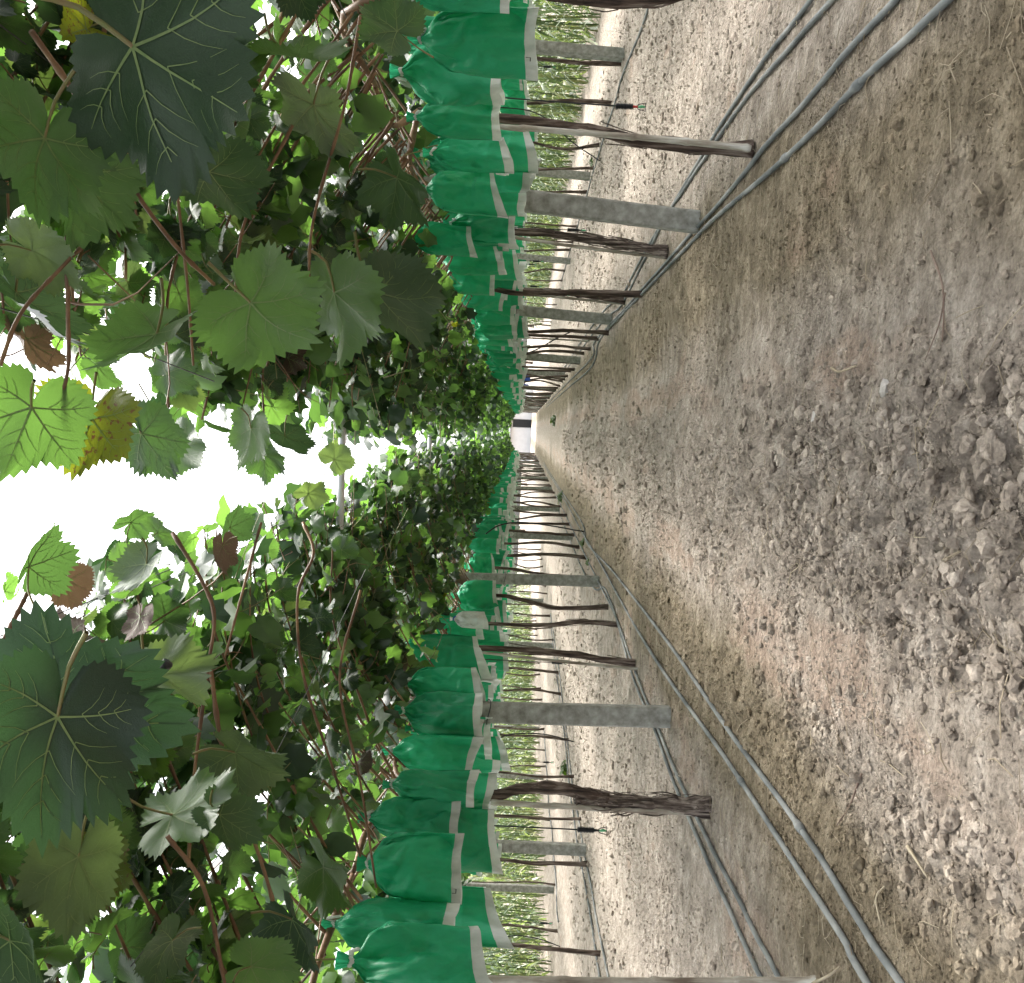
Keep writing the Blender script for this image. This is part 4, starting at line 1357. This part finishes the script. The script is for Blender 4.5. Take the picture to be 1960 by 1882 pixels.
r_w = [4.0, 6.5, 5.0, 7.5, 3.5, 6.0, 8.0, 5.5]
skew = [0.05, -0.1, 0.16, -0.04, 0.0, 0.1, -0.18, 0.03]
BAGS = []
for s in range(12):
    body, hem, _, _ = bag_parts(s)
    r = np.random.default_rng(s)
    ring = [(math.cos(a) * 0.06 * (1 + .15 * math.sin(3 * a)), math.sin(a) * 0.05, 0.012 * math.sin(a * 2 + s)) for a in np.linspace(0, 2 * PI, 13)]
    tie = MB().add(*tube(ring, 0.02, 6, False))
    e = [(0.05, -0.02, 0), (0.12, -0.05, 0.04 * r.normal()), (0.17, -0.03, -0.05)]
    tie.add(*tube(e, [0.02, 0.028, 0.03], 5))
    st = MB().add(*tube(spline([(0, 0, -0.03), (0.02, 0.0, 0.16), (r.normal() * .08, r.normal() * .06, 0.36)], 7), 0.014, 5))
    BAGS.append((MB().add(*body).mesh('bag_body_%d' % s, M['bag']), MB().add(*hem).mesh('bag_hem_%d' % s, M['hem']), tie.mesh('bag_tie_%d' % s, M['hem']), st.mesh('bunch_stalk_%d' % s, M['petiole'])))

def bag(P, w, h, yaw, k, label, group=None, tilt=0.0, mats=None, mark=False):
    t = thing('grape_bag', label, 'bag', P, group)
    t.rotation_euler = (tilt, tilt * 0.6, yaw)
    t.scale = (w, w, h)
    for nm, me, mi in zip(('bag_body', 'hem', 'tie', 'bunch_stalk'), BAGS[k % 12], range(4)):
        if mats and mi < 3:
            me = me.copy()
            me.materials[0] = M[mats[mi]]
        link(nm, me, t)
    return t

N_BAG = [0]
def bag_px(xt, xb, y0_, y1_, X, label, yaw=None, k=None, mats=None, tilt=0.0):
    i = N_BAG[0]
    N_BAG[0] += 1
    yc = (y0_ + y1_) / 2
    T = at_x(xt, yc, X)
    Bt = at(xb, yc, T.y)
    h = (T - Bt).length
    w = (y1_ - y0_) * T.y / FPX
    face = math.atan2(-T.x, T.y) if yaw is None else yaw
    wob = [0.25, -0.2, 0.4, -0.35, 0.1, -0.1, 0.3][i % 7]
    return bag(T, w / math.cos(wob) * 0.98, h, face + wob + (PI if i % 3 == 0 else 0), i if k is None else k, label, None, tilt, mats)

bag_px(770, 985, -70, 14, 1.15, 'green grape bag with a bright pleated top beside the bare brown trunk')
bag_px(805, 1028, 14, 136, 1.06, 'large green grape bag, its hem hanging lowest, before a pale post and maize', k=4)
bag_px(755, 960, 40, 110, 1.32, 'green grape bag squeezed behind the large low-hanging bag by the maize')
bag_px(768, 962, 88, 186, 1.16, 'dark green grape bag hanging right above the sprinkler tube beside the peeling stake')
bag_px(796, 958, 188, 262, 1.12, 'green grape bag hanging in front of the top of the dark twisted vine')
bag_px(826, 976, 260, 326, 1.12, 'green grape bag next past the dark twisted vine, hem folded in a zigzag')
bag_px(816, 956, 322, 402, 1.0, 'broad green grape bag just before the leaning mossy post')
bag_px(852, 1006, 366, 408, 0.99, 'green grape bag with a long drooping white hem in front of the leaning mossy post')
bag_px(862, 986, 396, 462, 1.08, 'green grape bag just past the leaning mossy post')
bag_px(790, 906, 428, 486, 0.98, 'green grape bag hung higher than its neighbours beside the shaggy staked vine')
bag_px(846, 962, 470, 522, 1.12, 'narrow green grape bag above the shaggy staked vine past the mossy post')
bag_px(852, 948, 498, 562, 1.08, 'green grape bag with a short square hem, second past the shaggy staked vine')
bag_px(878, 966, 548, 592, 1.1, 'green grape bag just before the second leaning post')
bag_px(898, 972, 586, 628, 1.1, 'green grape bag at the second leaning post')
bag_px(820, 960, 288, 345, 1.42, 'shaded green grape bag wedged behind the zigzag-hemmed bag')
bag_px(830, 990, 430, 470, 1.35, 'shaded green grape bag hanging behind the bag hung high by the staked vine')

bag_px(672, 930, 1776, 1905, -1.50, 'large green grape bag with a rolled-up hem beside the bare bamboo stake', k=2)
bag_px(640, 872, 1722, 1815, -1.62, 'dark green grape bag hung highest, behind the bag with the rolled-up hem', k=3)
bag_px(730, 958, 1690, 1800, -1.86, 'crumpled green grape bag with sharp diagonal creases and a cut hem', k=6)
bag_px(704, 884, 1588, 1718, -1.46, 'wide dark green grape bag with a straight hem above a hanging sprinkler', k=4)
bag_px(705, 880, 1526, 1606, -1.56, 'dark green grape bag pressed against the wide straight-hemmed one', k=7)
bag_px(790, 952, 1540, 1662, -1.64, 'green grape bag hanging lower behind the wide straight-hemmed bag')
bag_px(735, 890, 1690, 1760, -2.0, 'bright pleated green grape bag behind the wide straight-hemmed bag')
bag_px(750, 910, 1470, 1536, -1.44, 'green grape bag with its hem corner folded up above the shaggy double trunk')
bag_px(800, 942, 1478, 1548, -1.52, 'green grape bag low against the top of the shaggy double trunk')
bag_px(748, 912, 1403, 1476, -1.62, 'smooth green grape bag between the post with wire tie and the shaggy double trunk')
bag_px(800, 945, 1420, 1480, -1.9, 'shaded green grape bag behind the smooth bag by the post with wire tie')
bag_px(772, 922, 1318, 1402, -1.46, 'green grape bag hanging in front of the top of the post with wire tie')
bag_px(790, 925, 1370, 1420, -1.55, 'narrow shaded green grape bag at the near edge of the post with wire tie')
bag_px(778, 922, 1272, 1346, -1.50, 'green grape bag with a fan-pleated neck just past the post with wire tie')
bag_px(764, 926, 1208, 1288, -1.55, 'bright green grape bag above the dark vine, another white hem crossing it')
bag_px(786, 926, 1172, 1216, -1.62, 'green grape bag beside the white paper bag with the blue tie')
bag_px(868, 932, 1168, 1202, -1.50, 'crumpled white paper bag closed with a blue tie among the green bags', k=5, mats=('hem', 'hem', 'blue'))
bag_px(872, 952, 1108, 1172, -1.62, 'green grape bag at the second upright post')
bag_px(894, 946, 1056, 1112, -1.62, 'bright green grape bag just past the second upright post')
bag_px(896, 952, 1016, 1060, -1.62, 'green grape bag second past the second upright post')

# the small printed mark on two hems
for lab, dx in (('large green grape bag, its hem hanging lowest, before a pale post and maize', 0.02), ('wide dark green grape bag with a straight hem above a hanging sprinkler', -0.02)):
    t = [o for o in COL.objects if o.get('label') == lab][0]
    hem = [c for c in t.children if c.name.startswith('hem')][0]
    co = np.array([v.co[:] for v in hem.data.vertices])
    Mw = np.array(Matrix.LocRotScale(t.location, t.rotation_euler, t.scale))
    W = co @ Mw[:3, :3].T + Mw[:3, 3]
    d = np.linalg.norm(W - np.array((0, 0, CAM_H)), axis=1)
    near = np.argsort(d)[:len(d) // 2]
    zmid = np.median(co[:, 2]) + 0.01
    xm = np.median(co[near, 0]) + dx
    j = near[np.argmin(np.abs(co[near, 2] - zmid) * 2 + np.abs(co[near, 0] - xm))]
    yface = co[j, 1] + (0.012 if co[j, 1] > 0 else -0.012)
    mb = MB()
    for q in ([(-.03, .02), (-.03, -.02), (.03, -.02), (.03, .02)],):
        V, F = tube([(co[j, 0] + a, yface, co[j, 2] + b) for a, b in q], 0.005, 4)
        mb.add(V, F)
    link('printed_mark', mb.mesh('printed_mark', M['paint']), hem)

# the rest of the bags
rb = np.random.default_rng(44)
FAR = MB()
LOWB = []
for s in range(4):
    (bv, bf), (hv, hf), _, _ = bag_parts(s, 8, 7)
    LOWB.append((bv, bf, hv, hf))
def far_bag(P, w, h, yaw, k):
    bv, bf, hv, hf = LOWB[k % 4]
    Rm = np.array(Matrix.Rotation(yaw, 3, 'Z')) * np.array((w, w, h))
    FAR.add(bv @ Rm.T + P, bf, 0)
    FAR.add(hv @ Rm.T + P, hf, 1)
def bag_line(X, y0_, y1_, step, zn, group, label, single_to, jx=0.06):
    y = y0_
    n = 0
    while y < y1_:
        P = (X + rb.normal() * jx, y, zn + rb.normal() * 0.065)
        w, h = rb.uniform(0.19, 0.25), rb.uniform(0.35, 0.42)
        yaw = math.atan2(-X, y) * 0.7 + rb.normal() * 0.45
        k = int(rb.integers(12))
        if y < single_to:
            bag(P, w, h, yaw, k, label, group, rb.normal() * 0.03)
            n += 1
        else:
            far_bag(np.array(P), w, h, yaw, k)
        y += rb.uniform(0.6, 1.4) * step
    return n
cnt = 0
cnt += bag_line(XR - 0.14, 9.8, 60, 0.26, 1.43, 'green bags farther along the leaning-post row', 'green grape bag in the dense line past the second leaning post', 16)
cnt += bag_line(XR + 0.16, 4.6, 60, 0.30, 1.40, 'green bags on the far side of the leaning-post row', 'green grape bag half hidden on the far side of the leaning-post row', 16)
cnt += bag_line(XL + 0.14, 12.6, 60, 0.24, 1.50, 'green bags farther along the upright-post row', 'green grape bag in the dense line past the second upright post', 18)
cnt += bag_line(XL - 0.18, 4.9, 60, 0.32, 1.44, 'green bags on the far side of the upright-post row', 'green grape bag half hidden on the far side of the upright-post row', 16)
cnt += bag_line(XR2, 7.5, 45, 0.34, 1.42, 'green bags of the row along the maize', 'green grape bag in the row along the maize', 22)
cnt += bag_line(XL2, 7.5, 45, 0.36, 1.46, 'green bags of the row behind the upright posts', 'green grape bag in the row behind the upright posts', 22)
print('bags', cnt + N_BAG[0])
link('distant_grape_bags', FAR.mesh('distant_grape_bags', [M['bag'], M['hem']]), None, 'green grape bags merging into a line towards the end of the aisle', 'bags', kind='stuff')

# ------------------------------------------------------------------ hanging sprinklers and feed tubes
def rib_tube(z0, z1, r, n):
    P, R = [], []
    for i in range(n):
        for f, q in ((0.05, 1), (0.55, 1), (0.6, 0.72), (0.95, 0.72)):
            P.append((0, 0, z0 + (z1 - z0) * (i + f) / n))
            R.append(r * q)
    return tube(P, R, 10)
SP = {}
SP['weight'] = MB().add(*rib_tube(0.0, 0.076, 0.0135, 11)).mesh('weight', M['black'])
SP['nozzle_r'] = MB().add(*tube([(0, 0, 0.0), (0, 0, -0.008), (0, 0, -0.012), (0, 0, -0.022)], [0.006, 0.006, 0.004, 0.0055], 8)).mesh('nozzle', M['red'])
SP['nozzle_b'] = MB().add(*tube([(0, 0, 0.0), (0, 0, -0.008), (0, 0, -0.012), (0, 0, -0.022)], [0.006, 0.006, 0.004, 0.0055], 8)).mesh('nozzle', M['black'])
fr = MB()
fr.add(*tube([(-0.006, 0, -0.02), (-0.012, 0, -0.03), (-0.018, 0, -0.056), (0.018, 0, -0.056), (0.012, 0, -0.03), (0.006, 0, -0.02)], 0.0022, 5))
SP['bridge'] = fr.mesh('bridge', M['black'])
SP['spinner'] = MB().add(*tube([(0, 0, -0.022), (0, 0, -0.03), (0.002, 0, -0.04), (0, 0, -0.054)], [0.003, 0.0055, 0.007, 0.003], 7)).mesh('spinner', M['green_plastic'])
def sprinkler(px, py, Y, top_z, label, group=None, red=False, lean=0.0):
    p = at(px, py, Y)                     # where the tube enters the weight
    t = thing('hanging_sprinkler', label, 'sprinkler', p - Vector((0, 0, 0.076)), group)
    link('weight', SP['weight'], t)
    link('nozzle', SP['nozzle_r' if red else 'nozzle_b'], t)
    link('bridge', SP['bridge'], t)
    link('spinner', SP['spinner'], t)
    q = spline([(0, 0, 0.07), (lean * 0.3, 0, 0.07 + (top_z - p.z) * 0.5), (lean, 0, 0.076 + top_z - p.z)], 10)
    link('drop_tube', MB().add(*tube(q, 0.0032, 6)).mesh('drop_tube', M['black']), t)
sprinkler(1178, 203, 4.6, 1.5, 'hanging sprinkler with red nozzle and ribbed black weight beside the peeling stake', None, True, 0.05)
sprinkler(1105, 1588, 4.5, 1.5, 'hanging sprinkler with ribbed black weight beside the shaggy double-trunk vine')
sprinkler(1056, 1268, 7.6, 1.5, 'hanging sprinkler beside the dark vine past the post with wire tie')
sprinkler(1086, 440, 7.2, 1.5, 'hanging sprinkler in front of the shaggy staked vine past the mossy post')
sprinkler(1034, 1767, 10.6, 1.5, 'hanging sprinkler beside the crooked vine of the row behind the upright posts')
for i, (px, py, Y) in enumerate([(1040, 128, 11.0), (1015, 548, 11.5), (1020, 500, 12.5), (1038, 856 - 0, 1)][:3] + [(1066, 565, 9.9), (1040, 1459, 13.0), (1042, 1543, 12.0), (1012, 506, 17)]):
    sprinkler(px, py, Y, 1.5, 'small black sprinkler hanging far off in a row behind', 'far hanging sprinklers')

def feed(pix, Ya, Yb, label, r=0.0055):
    P = spline([at(a, b, Ya + (Yb - Ya) * i / (len(pix) - 1)) for i, (a, b) in enumerate(pix)], 22)
    link('feed_tube', MB().add(*tube(P, r, 7)).mesh('feed_tube', M['black']), None, label, 'tube')
feed([(900, 1440), (940, 1428), (962, 1410), (1000, 1404), (1050, 1407), (1098, 1420)], 8.5, 8.8, 'arching black feed tube right behind the post with wire tie')
feed([(900, 1812), (945, 1802), (985, 1791), (1030, 1797), (1072, 1812)], 11.0, 11.0, 'arching black feed tube beside a white post at the tall grass')
feed([(930, 1022), (955, 1006), (995, 1000), (1050, 1006), (1118, 1018)], 12.9, 13.2, 'arching black feed tube beside the third upright post', 0.009)
feed([(940, 690), (1000, 678), (1030, 668), (1065, 648), (1096, 634)], 14.5, 14.5, 'arching black feed tube crossing in front of the third leaning post', 0.009)
feed([(950, 205), (1012, 212), (1052, 232), (1095, 272), (1148, 308)], 10.0, 10.2, 'bowed black feed tube passing behind the dark twisted vine')

# ------------------------------------------------------------------ small things on the ground
def ground_stone(px, py, s, k, label, mat='stone'):
    g = ground_at(px, py)
    V = clod_shapes(ICO2, 6, 77)[k % 6] * s
    z = float(ground_z(g.x, g.y))
    link('stone', MB().add(V, ICO2[1]).mesh('stone', M[mat], False), None, label, 'stone', None, None, (g.x, g.y, z + s * 0.25))
ground_stone(1700, 745, 0.027, 0, 'largest pale round stone lying on the cloddy strip')
ground_stone(1578, 800, 0.018, 1, 'pale pointed stone chip on the edge of the cloddy strip')
ground_stone(1790, 760, 0.03, 2, 'grey brown clod as large as a fist beside the largest pale stone', 'clod')
ground_stone(1900, 745, 0.034, 3, 'dark grey clod in the crumbs near the largest pale stone', 'clod')
ground_stone(1890, 820, 0.026, 4, 'grey knobbly clod beside the smooth pale soil patch', 'clod')
ground_stone(1640, 1655, 0.028, 5, 'grey clod in the crumbly patch between the hose pair and the cloddy strip', 'clod')

def twig(pix, r, label, mat='twig'):
    P = []
    for a, b in pix:
        g = ground_at(a, b)
        P.append((g.x, g.y, float(ground_z(g.x, g.y)) + r + 0.008))
    link('dry_twig', MB().add(*tube(spline(P, 14), stem_radius(14, r, r * 0.5, 3), 6)).mesh('dry_twig', M[mat]), None, label, 'twig')
twig([(1775, 480), (1795, 540), (1808, 600), (1812, 655)], 0.0028, 'long thin brown twig on the smooth soil')
twig([(1805, 560), (1800, 620), (1790, 690)], 0.002, 'thin dark twig crossing the long brown twig')
twig([(1690, 125), (1665, 160), (1668, 200)], 0.002, 'bent pale straw stem beside the dusty hose joint', 'straw')
twig([(1845, 95), (1825, 125), (1830, 160)], 0.002, 'forked dry grass stem on the reddish soil patch', 'straw')
twig([(1640, 1480), (1615, 1540), (1600, 1580)], 0.003, 'dark straight twig on the olive soil near the grey clod')
twig([(1740, 1620), (1755, 1650), (1765, 1680)], 0.004, 'short pale stick between the hose pair and the clods', 'straw')
twig([(1690, 1770), (1680, 1720), (1700, 1690)], 0.0025, 'bent straw stalk caught on the hose pair', 'straw')
twig([(1560, 1885), (1600, 1868), (1620, 1850)], 0.005, 'pale broken stick at the foot of the bare bamboo stake', 'straw')
twig([(1600, 705), (1620, 712), (1650, 700)], 0.0045, 'short thick pale stick on the smooth soil', 'straw')

wd = np.random.default_rng(61)
def weed(px, py, h, n, label):
    g = ground_at(px, py)
    t = thing('weed', label, 'weed', (g.x, g.y, 0))
    for i in range(n):
        a = i / n * 2 * PI + wd.uniform(-.3, .3)
        o = link('leaf', leaf_mesh(int(wd.integers(14)), 'weed'), t)
        o.matrix_local = Matrix.Translation((0, 0, h * 0.3 * wd.uniform())) @ Matrix.Rotation(a, 4, 'Z') @ Matrix.Rotation(-wd.uniform(0.3, 1.0), 4, 'Y') @ Matrix.Scale(h * wd.uniform(0.35, 0.6), 4)
weed(1063, 805, 0.22, 12, 'lone bright green weed in the middle of the far aisle')
weed(1118, 1040, 0.09, 9, 'low weed growing over the hoses at the third upright post')
weed(1076, 952, 0.2, 9, 'yellow green weed at the post with painted numbers')
weed(1128, 1075, 0.08, 8, 'small weed at the foot of a thin vine near the third upright post')
weed(1085, 1470, 0.2, 9, 'low weed tuft beside the hoses behind the upright post with wire tie')
weed(1135, 310, 0.12, 8, 'small weed beside the hose along the maize')

# ------------------------------------------------------------------ field of tall plants on both sides
def field(name, label, x0, x1, y0_, y1_, n, hgt, seed, dry):
    r = np.random.default_rng(seed)
    mb = MB()
    for i in range(n):
        x = x0 + (x1 - x0) * r.uniform() ** 1.6
        y = y0_ + (y1_ - y0_) * r.uniform() ** 1.3
        h = hgt * r.uniform(0.7, 1.1)
        lean = r.normal(size=2) * 0.08
        P = np.array([(x + lean[0] * t * h, y + lean[1] * t * h, t * h) for t in (0, 0.5, 1)])
        tone = r.uniform(0, 0.75) if r.uniform() > dry else r.uniform(0.8, 1)
        V, F = tube(P, [0.012, 0.010, 0.004], 3, False)
        mb.add(V, F, 0, min(1, tone + 0.25))
        for q in range(8):
            t = 0.06 + 0.115 * q + r.uniform(0, 0.05)
            b = P[0] * (1 - t) + P[2] * t
            a = r.uniform(0, 2 * PI)
            L, w = r.uniform(0.35, 0.75), r.uniform(0.014, 0.032)
            rise = r.uniform(0.15, 0.5)
            ss = np.linspace(0, 1, 5)
            cx = b[0] + np.cos(a) * L * 0.75 * ss
            cy = b[1] + np.sin(a) * L * 0.75 * ss
            cz = b[2] + L * (rise * 2.2 * ss - 1.5 * ss ** 2 * r.uniform(0.5, 1.1))
            ww = w * np.array((0.5, 1, 0.9, 0.6, 0.05))
            nx, ny = -math.sin(a), math.cos(a)
            A_ = np.column_stack([cx + nx * ww, cy + ny * ww, np.maximum(cz, 0.01)])
            B_ = np.column_stack([cx - nx * ww, cy - ny * ww, np.maximum(cz, 0.01) + 0.2 * ww])
            V = np.empty((10, 3))
            V[0::2], V[1::2] = A_, B_
            j = np.arange(4) * 2
            tn = tone if q > 1 else min(1, tone + 0.35 * r.uniform())
            mb.add(V, np.column_stack([j, j + 1, j + 3, j + 2]), 0, tn)
    link(name, mb.mesh(name, M['maize']), None, label, 'plants', kind='stuff')
field('maize_plants', 'dense stand of tall green maize beyond the leaning-post row', 6.2, 10.5, 6, 62, 1900, 2.3, 81, 0.12)
field('tall_grass', 'dense tall green grass growing beyond the upright-post rows', -13.5, -8.9, 8, 66, 2000, 2.2, 82, 0.15)

# ------------------------------------------------------------------ what closes the far end of the aisle
def far_tree(x, y, h, seed, label):
    r = np.random.default_rng(seed)
    t = thing('tree', label, 'tree', (x, y, 0), 'trees beyond the end of the aisle')
    link('trunk', MB().add(*tube(spline([(0, 0, -0.1), (0.1, 0, h * 0.3), (0, 0.1, h * 0.65)], 8), np.linspace(0.16, 0.06, 8), 8)).mesh('trunk', M['bark']), t)
    n = 900
    c = r.normal(size=(9, 3)) * np.array((0.22, 0.22, 0.17)) * h + np.array((0, 0, h * 0.62))
    b = c[r.integers(0, 9, n)] + r.normal(size=(n, 3)) * h * 0.085
    b[:, 2] = np.maximum(b[:, 2], 0.4)
    link('crown', leaf_mass(b, r.uniform(0, 6.28, n), r.normal(size=n) * 0.5, r.normal(size=n) * 0.5, r.uniform(0.14, 0.26, n), VLOW, r, 'crown'), t, kind='stuff')
for i, (x, y, h) in enumerate([(-7, 128, 7), (-2.5, 136, 8), (2.5, 130, 7.5), (8, 126, 7), (13, 132, 8), (-13, 130, 7.5)]):
    far_tree(x, y, h, 300 + i, 'leafy tree standing behind the white shed at the end of the aisle')

def box(x0, x1, y0_, y1_, z0, z1):
    V = np.array([(x, y, z) for x in (x0, x1) for y in (y0_, y1_) for z in (z0, z1)])
    return V, np.array([(0, 1, 3, 2), (4, 6, 7, 5), (0, 4, 5, 1), (2, 3, 7, 6), (0, 2, 6, 4), (1, 5, 7, 3)])
t = thing('shed', 'low white shed with a dark doorway at the far end of the aisle', 'shed', (0.6, 108, 0))
link('wall', MB().add(*box(-4.2, -0.55, -2, 2, -0.05, 2.1)).add(*box(0.35, 3.8, -2, 2, -0.05, 2.1)).add(*box(-0.55, 0.35, -1.8, 2, -0.05, 2.098)).mesh('wall', M['wall_white'], False), t)
link('door', MB().add(*box(-0.5, 0.3, -1.86, -1.8, 0.0, 1.9)).mesh('door', M['black'], False), t)
mb = MB()
V = np.array([(-4.5, -2.4, 2.05), (4.1, -2.4, 2.05), (4.1, 0, 2.9), (-4.5, 0, 2.9), (-4.5, 2.4, 2.05), (4.1, 2.4, 2.05), (-4.5, -2.4, 2.15), (4.1, -2.4, 2.15), (4.1, 0, 3.0), (-4.5, 0, 3.0), (-4.5, 2.4, 2.15), (4.1, 2.4, 2.15)])
mb.add(V, np.array([(0, 1, 2, 3), (3, 2, 5, 4), (6, 9, 8, 7), (9, 10, 11, 8), (0, 6, 7, 1), (4, 5, 11, 10), (0, 3, 9, 6), (3, 4, 10, 9), (1, 7, 8, 2), (2, 8, 11, 5)]))
link('roof', mb.mesh('roof', M['roof'], False), t)
